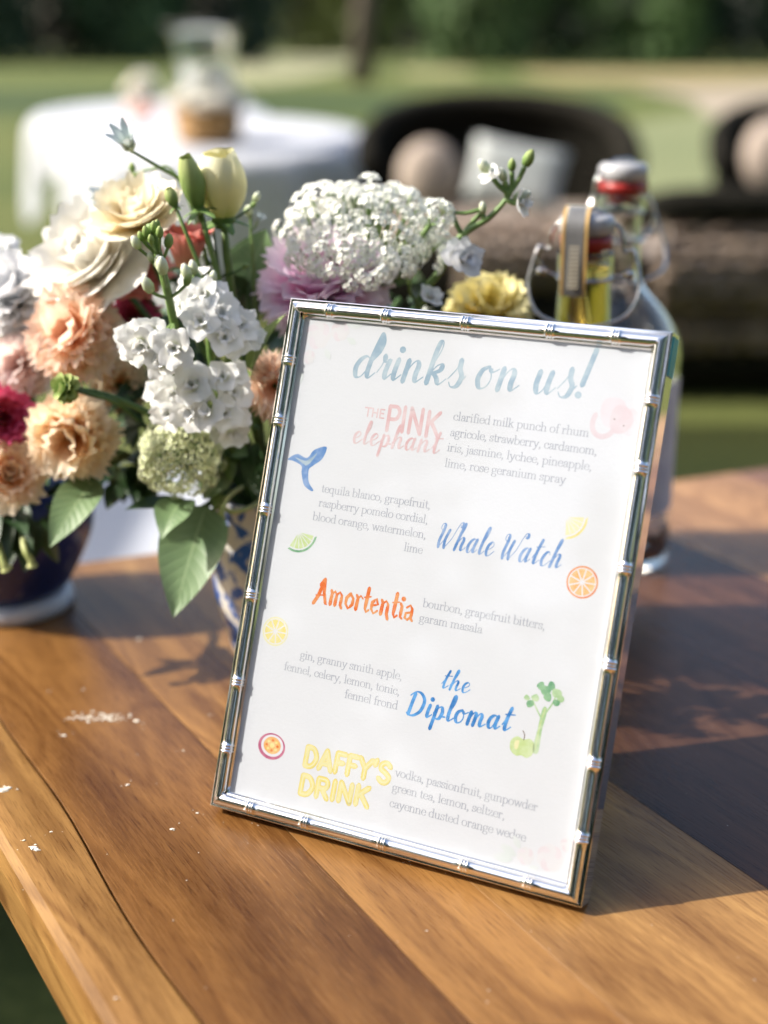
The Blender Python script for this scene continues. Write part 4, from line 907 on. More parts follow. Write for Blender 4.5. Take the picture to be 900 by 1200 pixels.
ba = bottle(pb, [(.036, 0), (.0385, .004), (.0385, HB * .50), (.0385, HB * .58), (.036, HB * .635), (.028, HB * .695), (.018, HB * .745), (.0130, HB * .785), (.0122, HB * .84), (.0122, HB - .012), (.0142, HB - .009), (.0142, HB - .001)], .0025, 'glass_bottle',
       'taller round bodied clear swing top bottle with a red seal, farther back', HB * .36, WATER, HB * .88, nb, .5)
m = MB(); m.add(*[grid(20, 1, lambda u, v: (.0387 * cos(-2.6 + u * 2.5), .0387 * sin(-2.6 + u * 2.5), HB * (.16 + .36 * v)))[i] for i in (0, 1)]); o = m.build('paper_label', basic('lavender_label', [(.50, .51, .60), (.62, .62, .68)], .6, 60), ba)
pc = at(686, 310, .665); pc.z = TOP; HC = at(688, 248, .665).z - TOP - .0175
bb = bottle(pc, [(.026, 0), (.028, .003), (.028, HC * .58), (.0255, HC * .66), (.017, HC * .735), (.0138, HC * .79), (.0132, HC * .86), (.0126, HC * .93), (.0136, HC * .945), (.0136, HC - .001)], .0016, 'glass_bottle',
       'smaller swing top bottle of amber liquid with a striped paper strip over its neck', at(688, 308, .665).z - TOP, OIL, HC * .93, .0122, -.25)
STRIP = basic('cream_strip', [(.55, .50, .40), (.45, .40, .3)], .6, 60); STRIP_D = basic('black_strip', [(.13, .13, .13), (.20, .20, .20)], .5, 60); STRIP_G = basic('gold_strip', [(.55, .33, .1), (.6, .4, .15)], .4, 60)
def strip(x0, x1, mt, yo, nm):
    m = MB()
    P = [(yo - .0142, HC * .895), (yo - .0152, HC * .93), (yo - .0160, HC + .004), (yo - .0150, HC + .014), (yo - .008, HC + .0195), (yo + .004, HC + .0200)]
    C_ = crom(P, 4); vs = []
    for y, z in C_: vs += [(x0, y, z), (x1, y, z), (x0, y + .0003, z - .0002), (x1, y + .0003, z - .0002)]
    fs = []
    for i in range(len(C_) - 1):
        a = 4 * i; fs += [(a, a + 1, a + 5, a + 4), (a + 2, a + 6, a + 7, a + 3), (a, a + 4, a + 6, a + 2), (a + 1, a + 3, a + 7, a + 5)]
    m.add(vs, fs); m.build(nm, mt, bb, smooth=False)
strip(-.0102, .0022, STRIP, 0, 'paper_strip')
strip(-.0080, .0002, STRIP_D, -.0004, 'strip_stripe'); strip(.0008, .0021, STRIP_G, -.0004, 'strip_stripe'); strip(-.0101, -.0088, STRIP_G, -.0004, 'strip_stripe')
m = MB()
for i in range(11): m.add(*box(-.0064, -.01625 - .0002, HC * .915 + i * .0019, -.0014, -.0158, HC * .915 + i * .0019 + .0009))
m.build('strip_mark', STRIP, bb, smooth=False)

# ------------------------------------------------------------------ vases
def vase(px, py, Y, prof, mat, label, scale_z=1):
    p = at(px, py, Y); p.z = TOP
    t = empty('vase', p, label, 'vase', 'blue and white porcelain vases')
    P = crom(prof, 5); m = MB(); m.add(*lathe([(0, .001)] + P + [(max(r_ - .003, .001), z) for r_, z in P[::-1] if z > .008] + [(0, .008)], 48)[:2]); m.build('body', mat, t)
    return t, p
VB1 = porcelain('cobalt_porcelain', (.30, .33, .40), (.008, .022, .14), 60, .28, .40); RINGM = porcelain('pale_foot_porcelain', (.60, .63, .68), (.25, .32, .48), 40, .55, .75, (1, 1, 3))
VB2 = porcelain('blue_white_porcelain', (.68, .66, .60), (.03, .11, .40), 95, .50, .56, (1, 1, .7))
v1, V1 = vase(12, 690, .695, [(.029, .010), (.034, .016), (.046, .040), (.0475, .058), (.042, .078), (.034, .088), (.036, .094)], VB1, 'round deep blue porcelain vase with a pale foot ring at left')
m = MB(); m.add(*lathe([(0, 0), (.033, 0), (.0345, .003), (.0335, .0085), (.0295, .0105), (0, .0105)], 40)[:2]); m.build('foot_ring', RINGM, v1)
v2, V2 = vase(316, 760, .625, [(.014, 0), (.0165, .003), (.022, .020), (.0262, .040), (.0268, .058), (.0255, .078), (.0262, .088)], VB2, 'small blue and white porcelain vase half hidden by the left side of the frame')
MOUTH1 = V1 + Vector((0, 0, .09)); MOUTH2 = V2 + Vector((0, 0, .085))

# ------------------------------------------------------------------ flowers
def axis_q(ax): return Vector(ax).normalized().to_track_quat('Z', 'Y')
def petal_geo(Lp, half, r0, a0, a1, ruf=0, freq=3, seed=0, nu=10, nv=8, tip=.2, cup=1.0, pw=1.0, notch=0):
    rr = random.Random(seed); ph = rr.random() * 6; ph2 = rr.random() * 6
    r_, z = [r0], [0.0]
    for j in range(nv * 2):
        a = a0 + (a1 - a0) * ((j + .5) / (nv * 2)) ** pw; r_.append(r_[-1] + sin(a) * Lp / nv / 2); z.append(z[-1] + cos(a) * Lp / nv / 2)
    def fn(u, v):
        s = 2 * u - 1; te = v * (1 - tip * abs(s) ** 2.2 - notch * (1 - abs(s)) ** 6) ; q = te * nv * 2; i = min(int(q), nv * 2 - 1); f_ = q - i
        r1 = r_[i] + (r_[i + 1] - r_[i]) * f_; z1 = z[i] + (z[i + 1] - z[i]) * f_
        wd = half * (.22 + .78 * sin(min(v * 1.25, 1) * pi / 2)) * (1 - .18 * v ** 5)
        rc = max(abs(r1), .32 * Lp) / cup; th = s * wd / rc
        w_ = ruf * (te ** 2) * (sin(freq * s * 3 + ph) + .5 * sin(freq * 2.3 * s * 3 + ph2))
        return ((r1 - rc * (1 - cos(th))) + w_ * .8, rc * sin(th), z1 + w_ * .6)
    return grid(nu, nv, fn)
def petals(t, rows, mat, name='petal'):
    """rows: (count, L, half, r0, a0, a1, ruffle, freq) from the heart outwards; every petal its own object"""
    a = R.random() * 6; q = 0
    for n, Lp, half, r0, a0, a1, ruf, fr in rows:
        mes = []
        for k in range(min(n, 4)): m = MB(); vs, fs, uv = petal_geo(Lp, half, r0, a0, a1, ruf, fr, R.random()); m.add(vs, fs, uv=uv); mes.append(m.mesh(name, mat))
        for i in range(n):
            a += 2.399 if n < 4 else 2 * pi / n * R.uniform(.85, 1.15)
            link(name, mes[i % len(mes)], t, rot=Quaternion((0, 0, 1), a) @ Quaternion((0, 1, 0), R.uniform(-.10, .10)), scale=R.uniform(.92, 1.07))
        a += 1.1
def stem_to(t, c, q, mouth, rad=.0016, mat=None, sag=.3, start=0):
    """stem from under the bloom into the vase mouth (world points turned into the bloom's own space)"""
    ax = q @ Vector((0, 0, 1)); p0 = c - ax * start; p3 = mouth + Vector((R.uniform(-.008, .008), R.uniform(-.008, .008), -.03))
    d = (p3 - p0).length; p1 = p0 - ax * d * .3; p2 = p3 + Vector((0, 0, d * sag))
    P = [p0 * (1 - k) ** 3 + p1 * 3 * k * (1 - k) ** 2 + p2 * 3 * k * k * (1 - k) + p3 * k ** 3 for k in [i / 12 for i in range(13)]]
    qi = q.inverted(); m = MB(); m.add(*tube([qi @ (p - c) for p in P], [rad * .8] + [rad] * 12, 7)); return m.build('stem', mat or STEM_D, t)
def bloom_root(name, px, py, Y, ax, label, cat, group=None):
    c = at(px, py, Y); q = axis_q(ax); return empty(name, c, label, cat, group, rot=q), c, q
def sepals(t, n, Lp, mat=None):
    m = MB(); vs, fs, uv = petal_geo(Lp, Lp * .28, .001, 1.5, 2.4, 0, 1, 1, 4, 5, .7); m.add(vs, fs, uv=uv); me = m.mesh('sepal', mat or MAT_LEAF_Y)
    for i in range(n): link('sepal', me, t, rot=Quaternion((0, 0, 1), 2 * pi * i / n + .3))
px2 = lambda px, Y: px * (Y * 1.0 + .0) * .945 / 1600 * 1.06      # pixels -> metres at distance Y (near enough)

def rose(px, py, Y, Rpx, ax, mat, label, mouth, cat='rose', openness=1.0, ruf=.0012, name='rose'):
    t, c, q = bloom_root(name, px, py, Y, ax, label, cat); Rm = px2(Rpx, Y); o_ = openness
    c2 = c
    rows = [(3, Rm * .72, Rm * .30, .0006, .12, -.05, ruf * .3, 2), (3, Rm * .80, Rm * .42, .0014, .22, .0, ruf * .5, 2), (4, Rm * .88, Rm * .52, .0022, .38 * o_, .15, ruf, 2.4),
            (5, Rm * .98, Rm * .58, .003, .62 * o_, .50 * o_, ruf, 2.6), (6, Rm * 1.06, Rm * .62, .004, .85 * o_, .75 * o_, ruf * 1.4, 3.4), (6, Rm * 1.1, Rm * .66, .004, 1.02 * o_, 1.1 * o_, ruf * 1.5, 3), (6, Rm * 1.18, Rm * .70, .004, 1.2 * o_, 1.45 * o_, ruf * 1.6, 3)]
    petals(t, rows, mat); sepals(t, 5, Rm * .6); stem_to(t, c, q, mouth); return t
def ruffle_ball(px, py, Y, Rpx, ax, mat, label, mouth, cat='carnation', name='carnation', n=46, ruf=.0022, group=None, spread=1.5):
    t, c, q = bloom_root(name, px, py, Y, ax, label, cat, group); Rm = px2(Rpx, Y)
    mes = []
    for k in range(7):
        m = MB(); vs, fs, uv = petal_geo(Rm * .98, Rm * .46, .0008, .1, .25 + .1 * k, ruf, 3.2 + k * .4, k, 12, 8, .12, .8); m.add(vs, fs, uv=uv); mes.append(m.mesh('petal', mat))
    for i in range(n):
        k = (i + .5) / n; pol = spread * k ** .62; a = i * 2.399 + R.uniform(-.2, .2)
        link('petal', mes[i % 7], t, rot=Quaternion((0, 0, 1), a) @ Quaternion((0, 1, 0), pol * .92), scale=R.uniform(.86, 1.08) * (1 - .12 * k))
    m = MB(); m.add(*lathe([(0, -Rm * .62), (.0025, -Rm * .6), (.004, -Rm * .2), (.0035, 0), (0, .001)], 12)[:2]); m.build('calyx', BUD, t)
    stem_to(t, c, q, mouth, start=Rm * .5); return t
def bud(px, py, Y, Lpx, Wpx, ax, mat, label, mouth, cat='flower bud', name='flower_bud', group=None, n=5, twist=.5, open_=0.0, sep=True, stem=True, rad=.0012):
    t, c, q = bloom_root(name, px, py, Y, ax, label, cat, group); Lm, Wm = px2(Lpx, Y), px2(Wpx, Y) / 2
    m = MB()
    def fn(u, v):                                        # one wrapped petal of the closed bud
        a = (u - .5) * 2.6 + twist * v * 2; prof = sin(pi * min(1, (.06 + .80 * v - open_ * .1))) ** .75
        rr = Wm * (prof + .10 * u + open_ * v ** 3); return (rr * cos(a), rr * sin(a), Lm * (v - .0) * (1 - .06 * abs(2 * u - 1) ** 2))
    vs, fs, uv = grid(12, 12, fn); m.add(vs, fs, uv=uv); me = m.mesh('petal', mat)
    for i in range(n): link('petal', me, t, rot=Quaternion((0, 0, 1), 2 * pi * i / n), scale=(1 + .03 * i, 1 + .03 * i, 1 - .02 * i))
    m = MB(); m.add(*lathe([(0, -Wm * .5), (Wm * .35, -Wm * .4), (Wm * .62, 0), (Wm * .55, Wm * .25)], 12)[:2]); m.build('calyx', BUD if mat is not BUD else STEM, t)
    if sep: sepals(t, 5, Lm * .42, STEM)
    if stem: stem_to(t, c, q, mouth, rad, STEM, start=Wm * .3)
    return t

TOCAM = Vector((0, -1, .35))
# --- big blooms of the arrangement
rose(120, 314, .63, 72, (-.45, -.62, .62), P_WHITE, 'large open ivory white rose at the upper left of the bouquet', MOUTH2, openness=1.02, ruf=.0022)
rose(163, 262, .615, 47, (-.15, -.5, .85), P_CREAM, 'cream rose half open above the ivory one', MOUTH2, openness=.85, ruf=.0012)
rose(218, 312, .60, 40, (.08, -.12, 1), P_CORAL, 'coral pink bloom half closed behind the thin green stems', MOUTH2, 'ranunculus', openness=.3, ruf=.001, name='ranunculus')
rose(160, 318, .635, 30, (.1, -.8, .5), P_CORAL, 'small coral rose between the ivory rose and the green bud cluster', MOUTH2, openness=.9)
bud(262, 258, .60, 80, 47, (-.02, -.1, 1), P_LEMON, 'pale lemon cream bloom closed like a tulip above the bouquet', MOUTH2, 'lisianthus', 'lisianthus', open_=.12, twist=.3, rad=.0019)
bud(234, 246, .59, 64, 24, (-.22, -.1, 1), BUD, 'long pointed green bud left of the lemon cream bloom', MOUTH2, rad=.0014, twist=1.1)
bud(206, 243, .585, 24, 13, (-.35, -.1, 1), BUD, 'tiny green bud left of the long pointed bud', MOUTH2, rad=.0009, twist=.8)
ruffle_ball(94, 394, .612, 68, (-.25, -.85, .45), P_PEACH, 'blush peach ruffled carnation under the ivory rose', MOUTH2, n=54)
ruffle_ball(88, 507, .600, 65, (-.1, -.95, -.05), P_PEACH2, 'apricot ruffled carnation below the round green bud', MOUTH1, n=54)
ruffle_ball(138, 452, .635, 42, (.4, -.8, .3), P_PEACH2, 'orange apricot carnation tucked right of the round green bud', MOUTH1, n=40)
ruffle_ball(322, 452, .585, 48, (.1, -.95, .1), P_PEACH, 'peach carnation half hidden by the left side of the frame', MOUTH2, n=46, ruf=.0026)
ruffle_ball(385, 350, .62, 92, (-.2, -.5, .85), P_LILAC, 'lilac pink peony rising behind the top of the frame', MOUTH2, 'peony', 'peony', n=50, ruf=.0026, spread=1.45)
ruffle_ball(572, 372, .66, 56, (.1, -.6, .8), P_YELL, 'yellow carnation behind the top of the frame', MOUTH2, n=46, ruf=.0018)
rose(2, 492, .61, 34, (.35, -.85, .3), P_PINK, 'hot pink rose at the left edge of the photo', MOUTH1, openness=.75)
rose(158, 372, .65, 24, (.1, -.8, .4), P_PINK, 'small hot pink rose deep behind the white stock', MOUTH1, openness=.7)
rose(10, 556, .60, 36, (.35, -.8, .45), P_PEACH2, 'apricot rose below the hot pink one at the left edge', MOUTH1, openness=1.0)
ruffle_ball(28, 428, .63, 50, (-.1, -.85, .3), P_BLUSH, 'dusty blush carnation left of the peach ones', MOUTH1, n=40)
ruffle_ball(20, 350, .645, 62, (-.1, -.7, .6), P_BLUE, 'pale blue and white hydrangea head at the left edge', MOUTH1, 'hydrangea', 'hydrangea', n=60, ruf=.0011)
ruffle_ball(8, 292, .66, 20, (-.1, -.7, .6), P_BLUE, 'small pale blue floret alone above the hydrangea', MOUTH1, 'delphinium', 'delphinium_floret', n=14, ruf=.001)
ruffle_ball(78, 455, .565, 20, (-.6, -.75, .25), BUD, 'round yellow green bud in front of the peach carnations', MOUTH2, 'flower bud', 'flower_bud', n=34, ruf=.0003, spread=1.9)
ruffle_ball(235, 300, .66, 26, (0, -.6, .8), P_SNOW, 'white floret glimpsed behind the thin green stems', MOUTH2, 'stock', 'stock', n=16, ruf=.001)

# --- white stock: stems of loose double florets and green buds
def floret_mesh(k, s=1.0, mat=P_SNOW):
    m = MB(); rr = random.Random(k)
    for i in range(11):
        inner = i >= 5; Lp = .0105 * s * (.7 if inner else 1); vs, fs, uv = petal_geo(Lp, Lp * (.55 if inner else .70), .0004 if inner else .0008, .05 if inner else .75, (.75 if inner else 1.55), R.uniform(.0006, .0013) * s, 1.9, k * 20 + i, 8, 7, .22, 1.0)
        Mz = Matrix.Rotation(i * (pi / 2 if not inner else 2.2) + rr.random() * .5, 4, 'Z') @ Matrix.Rotation(rr.uniform(-.15, .15), 4, 'Y'); m.add(vs, fs, Mz, uv)
    return m.mesh('floret', mat)
FL = [floret_mesh(k) for k in range(4)]
def bud_mesh(Lm, Wm, mats):
    m = MB(); vs, fs, uv = lathe([(0, 0), (Wm * .35, Lm * .1), (Wm * .5, Lm * .4), (Wm * .42, Lm * .72), (Wm * .18, Lm * .95), (0, Lm)], 10); m.add(vs, fs, uv=uv); return m.mesh('bud', mats)
BM = [bud_mesh(.0075, .0046, BUD), bud_mesh(.0085, .0052, petal_mat('bud_white', (.25, .36, .12), (.62, .68, .45), (.82, .84, .74), .25))]
def stock(path, flor, buds, label, Yb=None):
    """path: stem points (px,py,Y) top first; flor: (px,py,Y,scale); buds: (px,py,Y,scale,kind)"""
    c = at(*path[0]); t = empty('stock', c, label, 'stock flower', 'white stock stems in the bouquet')
    P = [at(*p) - c for p in path]; m = MB(); m.add(*tube(crom(P, 5), .0018, 8)); m.build('stem', STEM, t)
    def near(q): return min(crom(P, 5), key=lambda p: (Vector(p) - q).length)
    flor = [(px + dx * (1 if k else 0), py + dy * (1 if k else 0), Y + .004 * k, s * (.82 if not k else .68)) for px, py, Y, s in flor for k in (0, 1) for dx, dy in [(R.choice((-13, 13)), R.uniform(-12, 12))]]
    for px, py, Y, s in flor:
        q = at(px, py, Y) - c; b = Vector(near(q + Vector((0, 0, -.006)))); d = (TOCAM * .9 + (q - b).normalized() * .9 + Vector((R.uniform(-.4, .4), R.uniform(-.3, .3), R.uniform(-.2, .3)))).normalized()
        link('floret', FL[R.randrange(4)], t, loc=q, rot=axis_q(d) @ Quaternion((0, 0, 1), R.random() * 6), scale=s)
        m = MB(); m.add(*tube(crom([b, (b + q) / 2 + Vector((0, 0, -.002)), q - d * .002], 4), .0008, 6)); m.build('stalk', STEM, t)
    for px, py, Y, s, k in buds:
        q = at(px, py, Y) - c; b = Vector(near(q + Vector((0, 0, -.012)))); d = (q - b).normalized() + Vector((0, 0, .9))
        link('bud', BM[k], t, loc=q - d.normalized() * .004, rot=axis_q(d), scale=s)
        m = MB(); m.add(*tube(crom([b, (b + q) / 2 + Vector((0, 0, -.0015)), q - d.normalized() * .0035], 4), .0007, 6)); m.build('stalk', STEM, t)
stock([(176, 262, .555), (186, 300, .556), (198, 350, .56), (207, 395, .57), (215, 440, .585), (262, 520, .61), (300, 600, .62)],
      [(170, 402, .550, 1.15), (206, 408, .545, 1.1), (190, 424, .548, .95), (160, 412, .556, .8), (180, 388, .556, .9)],
      [(170, 268, .552, .7, 0), (180, 262, .552, .7, 0), (187, 268, .550, .7, 0), (163, 272, .554, .6, 0), (176, 276, .548, .6, 0), (158, 282, .552, .75, 1), (198, 280, .553, .85, 0), (190, 312, .550, 1.0, 1), (186, 306, .552, .8, 1), (173, 334, .553, .95, 1), (174, 296, .553, .5, 1), (184, 258, .553, .6, 0), (221, 325, .556, .75, 0)],
      'tall white stock stem with a green bud cluster at its tip')
stock([(228, 318, .575), (238, 345, .572), (246, 380, .575), (250, 430, .585), (280, 520, .61), (305, 600, .62)],
      [(240, 346, .568, .95), (226, 352, .568, .8), (258, 368, .566, 1.1), (236, 378, .562, 1.05), (280, 382, .568, 1.0), (262, 396, .562, 1.0), (286, 398, .572, .7), (222, 334, .575, .7)],
      [(218, 318, .57, .9, 1), (226, 312, .572, .8, 1), (250, 322, .575, .7, 1)], 'middle white stock stem with crowded florets left of the frame')
stock([(262, 432, .585), (262, 455, .582), (262, 490, .59), (278, 540, .605), (305, 600, .62)],
      [(208, 462, .562, 1.1), (226, 452, .556, 1.1), (224, 482, .556, 1.1), (200, 484, .562, 1.0), (242, 480, .556, 1.1), (262, 442, .562, .9), (274, 460, .566, 1.05), (264, 484, .562, 1.0), (272, 506, .57, .9), (196, 466, .57, .8), (250, 448, .566, .8)],
      [(250, 460, .556, .8, 0), (246, 472, .554, .7, 0)], 'lowest and fullest white stock stem above the green and white lace head')

# --- flat lace heads and dense dome heads
def star_mesh(n, rad, s, mat, seed, dome=.35, name='umbellet', petal_n=5):
    m = MB(); rr = random.Random(seed)
    for i in range(n):
        k = sqrt((i + .5) / n); a = i * 2.399; x, y = rad * k * cos(a), rad * k * sin(a); z = rad * dome * (1 - k * k) + rr.uniform(-.0003, .0003)
        nn = Vector((x * 1.2 / rad + rr.uniform(-.4, .4), y * 1.2 / rad + rr.uniform(-.4, .4), 1.1)).normalized(); q = axis_q(nn) @ Quaternion((0, 0, 1), rr.random() * 6)
        for j in range(petal_n):
            b = 2 * pi * j / petal_n; u = q @ Vector((cos(b), sin(b), .30)); w_ = q @ Vector((-sin(b), cos(b), 0)); w2 = q @ Vector((0, 0, 1)); c = Vector((x, y, z)); k2 = s * rr.uniform(.8, 1.2)
            m.add([c, c + u * k2 * .6 + w_ * k2 * .36, c + u * k2 * 1.05 - w2 * k2 * .08, c + u * k2 * .6 - w_ * k2 * .36], [(0, 1, 2, 3)], uv=[(.5, 0), (.2, .7), (.5, 1), (.8, .7)])
    return m.mesh(name, mat)
UMB = [star_mesh(10, .0038, .0015, P_UMB, k, .5) for k in range(4)]
def lace(px, py, Y, rx, ry, ax, label, mouth, meshes, n, polar=1.35, scale=1.0, stalks=True, cat='lace flower', squash=.75):
    t, c, q = bloom_root('lace_flower', px, py, Y, ax, label, cat); rxm, rym = px2(rx, Y), px2(ry, Y); hub = Vector((0, 0, -rym * .8))
    for i in range(n):
        k = (i + .5) / n; pol = polar * sqrt(k); a = i * 2.399; d = Vector((sin(pol) * cos(a), sin(pol) * sin(a), cos(pol)))
        p = Vector((d.x * rxm, d.y * rxm, d.z * rym * squash)) * R.uniform(.80, 1.12)
        nrm = Vector((d.x, d.y, d.z * 1.6)); link('umbellet', meshes[i % len(meshes)], t, loc=p, rot=axis_q(nrm) @ Quaternion((0, 0, 1), R.random() * 6), scale=scale * R.uniform(.8, 1.25))
        if stalks and i % 2 == 0: m = MB(); m.add(*tube(crom([hub, (hub + p) / 2 + Vector((p.x, p.y, 0)) * .18, p], 3), .00045, 5)); m.build('stalk', STEM, t)
    stem_to(t, c, q, mouth, start=rym * .8, rad=.0015, mat=STEM); return t
lace(425, 288, .62, 92, 66, (.05, -.35, .93), 'wide white lace flower dome above the top of the frame', MOUTH2, UMB, 165, 1.55, .95, True, squash=.98)
lace(512, 254, .60, 20, 20, (.5, -.5, .7), 'small side cluster of white lace at the right of the big dome', MOUTH2, UMB, 9, 1.3, .8)
GUM = [star_mesh(12, .0042, .0014, P_GRN, 30 + k, .6) for k in range(4)]
lace(212, 535, .585, 44, 50, (-.15, -.85, .35), 'dense greenish white lace head hanging over the big leaf', MOUTH2, GUM, 92, 2.0, .85, True, squash=1.25)

# --- airy sprays: small star flowers, thin bud stems, the arching delphinium at right
def spray(name, label, cat, path, heads, mouth=None, rad=.0010, mat=None, group=None):
    """heads: (px,py,Y,kind,scale); kinds: star, open, bud0, bud1"""
    c = at(*path[0]); t = empty(name, c, label, cat, group); P = [at(*p) - c for p in path]
    if mouth: P.append(mouth + Vector((0, 0, -.02)) - c)
    C_ = crom(P, 5); m = MB(); m.add(*tube(C_, [rad * (.55 + .6 * i / len(C_)) for i in range(len(C_))], 7)); m.build('stem', mat or STEM, t)
    for px, py, Y, kind, s in heads:
        q = at(px, py, Y) - c; b = Vector(min(C_, key=lambda p: (Vector(p) - q - Vector((0, 0, -.004))).length)); d = (q - b); d = (d.normalized() if d.length > 1e-4 else Vector((0, 0, 1))) + Vector((0, -.25, .25))
        me = {'star': STARF, 'open': FL[1], 'bud0': BM[0], 'bud1': BM[1], 'blue': BLUEF}[kind]
        link('bud' if 'bud' in kind else 'floret', me, t, loc=q - d.normalized() * .002, rot=axis_q(d), scale=s)
        m = MB(); m.add(*tube(crom([b, (b + q) / 2 + Vector((0, 0, -.001)), q - d.normalized() * .002], 4), rad * .6, 6)); m.build('stalk', mat or STEM, t)
    return t
m = MB()
for i in range(7):
    vs, fs, uv = petal_geo(.0115, .0026, .0006, .15, .75, 0, 1, i, 5, 6, .75, .6); m.add(vs, fs, Matrix.Rotation(i * 2 * pi / 7, 4, 'Z'), uv)
STARF = m.mesh('floret', petal_mat('petal_grey_white', (.50, .60, .30), (.66, .72, .70), (.50, .58, .62), .3))
BLUEF = floret_mesh(9, 1.0, P_BLUE)
spray('star_flower', 'small pale star shaped flower on a thin arching stem above the bouquet', 'star flower', [(156, 178, .605), (170, 186, .605), (190, 198, .605), (212, 212, .607), (232, 250, .61), (245, 320, .615)], [(152, 172, .603, 'star', 1.25)], MOUTH2, .0011)
spray('star_flower', 'faint pale star flower low beside the cream rose', 'star flower', [(126, 224, .64), (150, 208, .64), (178, 198, .635), (206, 205, .632), (240, 300, .63)], [(124, 225, .64, 'star', .9), (118, 232, .64, 'star', .7), (155, 198, .64, 'bud0', .7), (158, 205, .638, 'bud0', .5)], MOUTH2, .0008)
spray('bud_stem', 'thin dark green bud stems crossing left of the leaf', 'bud stem', [(250, 268, .60), (254, 300, .60), (262, 340, .605), (285, 380, .61)], [(290, 246, .61, 'bud1', .6), (297, 240, .61, 'bud0', .5), (240, 300, .605, 'bud0', .45), (288, 312, .60, 'bud0', .5)], MOUTH2, .0009, STEM_D)
spray('bud_stem', 'thin green stem with white buds at the left edge of the lace dome', 'bud stem', [(296, 236, .62), (294, 270, .62), (298, 330, .62)], [(292, 250, .62, 'bud1', .7), (300, 232, .62, 'bud1', .6), (303, 258, .62, 'star', .5)], MOUTH2, .0008)
spray('delphinium', 'arching green stem with pale buds right of the lace dome', 'delphinium', [(600, 222, .60), (590, 238, .60), (572, 256, .60), (546, 272, .60), (530, 290, .602), (515, 318, .604), (492, 352, .607), (470, 420, .61)],
      [(574, 204, .598, 'open', .55), (570, 199, .6, 'bud1', .9), (590, 208, .6, 'bud1', .8), (612, 237, .597, 'open', .65), (606, 232, .6, 'bud1', 1.0), (617, 191, .6, 'bud0', 1.1), (600, 196, .6, 'bud0', .8), (545, 304, .595, 'blue', .9), (534, 300, .597, 'blue', .75), (530, 250, .6, 'bud0', .6), (566, 246, .6, 'bud1', .7), (540, 298, .6, 'bud1', .8), (592, 218, .6, 'bud0', .6)], MOUTH2, .0019)
spray('delphinium', 'short side stem with a blue white floret under the lace dome', 'delphinium', [(462, 305, .60), (476, 318, .60), (480, 340, .603), (478, 400, .607)], [(456, 312, .597, 'blue', .85), (463, 300, .6, 'blue', .6), (505, 346, .6, 'open', .6), (470, 292, .6, 'bud1', .6)], MOUTH2, .0010)
spray('delphinium', 'thin horizontal stem leaving the lace dome toward the arching one', 'delphinium', [(524, 248, .60), (545, 250, .60), (566, 246, .60), (552, 262, .603), (535, 285, .606)], [(522, 247, .6, 'bud1', .7)], None, .0011)
spray('green_bud_stem', 'dark stem carrying the round green bud across the carnations', 'bud stem', [(92, 458, .568), (112, 464, .57), (132, 470, .578), (160, 490, .60), (230, 560, .62)], [], MOUTH2, .0014, STEM_D)

# --- leaves
def leaf_mesh(Lm, Wm, bend, fold, seed=0, mat=MAT_LEAF, nu=8, nv=14, shape=1.0, wave=0.0):
    rr = random.Random(seed); ph = rr.random() * 6
    def fn(u, v):
        s = 2 * u - 1; wd = Wm / 2 * max(.02, sin(pi * v ** (.72 / shape)) ** .8) * (1 - .25 * v ** 3)
        a = bend * v; y = Lm * (sin(a) / bend if abs(bend) > 1e-3 else v); z = -Lm * ((1 - cos(a)) / bend if abs(bend) > 1e-3 else 0)
        return (s * wd, y, z + abs(s) ** 1.5 * wd * fold + wave * Wm * sin(v * 9 + ph + s) * abs(s))
    return grid(nu, nv, fn)
def leaf(parent, base, tip, Wpx, Y0, Y1, up, mat=MAT_LEAF, bend=.5, fold=.25, origin=None, seed=0, name='leaf', wave=.03):
    b, e = at(*base, Y0), at(*tip, Y1); d = e - b; Lm = d.length; y = d.normalized(); u = Vector(up); z = (u - y * u.dot(y)).normalized(); x = y.cross(z)
    # pre-rotate so that a bent leaf still ends at its tip
    Q = Matrix((x, y, z)).transposed().to_quaternion() @ Quaternion((1, 0, 0), bend / 2); s = (bend / 2) / sin(bend / 2) if abs(bend) > 1e-3 else 1
    m = MB(); vs, fs, uv = leaf_mesh(Lm * s, px2(Wpx, Y0), bend, fold, seed, mat, wave=wave); m.add(vs, fs, uv=uv)
    return m.build(name, mat, parent, loc=b - origin, rot=Q)
def sprig(label, origin_px, leaves, mouth, cat='foliage', mat_stem=None, rad=.0016):
    """leaves: (base, tip, width_px, Y0, Y1, up, mat, bend)"""
    o = at(*origin_px); t = empty('foliage_sprig', o, label, cat, 'green sprigs in the bouquet')
    P = [Vector((0, 0, 0)), (mouth - o) * .5 + Vector((0, 0, .006)), mouth - o, mouth - o + Vector((0, 0, -.04))]; m = MB(); m.add(*tube(crom(P, 5), rad, 7)); m.build('stem', mat_stem or STEM_D, t)
    for i, l in enumerate(leaves):
        base, tip, wd, Y0, Y1, up, mt, bend = l; leaf(t, base, tip, wd, Y0, Y1, up, mt, bend, origin=o, seed=i)
    return t
F = (-.2, -1, .45)
sprig('big pale green leaf hanging down between the two vases', (236, 596, .60), [((242, 592), (203, 724), 84, .592, .555, (-.1, -1, .35), MAT_LEAF, .35), ((216, 585), (190, 632), 52, .585, .565, (-.2, -.7, .7), MAT_LEAF, .9), ((232, 600), (146, 598), 38, .60, .575, (0, -.3, 1), MAT_LEAF_D, .7)], MOUTH2)
sprig('single green leaf hanging under the apricot carnation', (108, 562, .59), [((112, 560), (58, 642), 56, .60, .57, F, MAT_LEAF, .4)], MOUTH1)
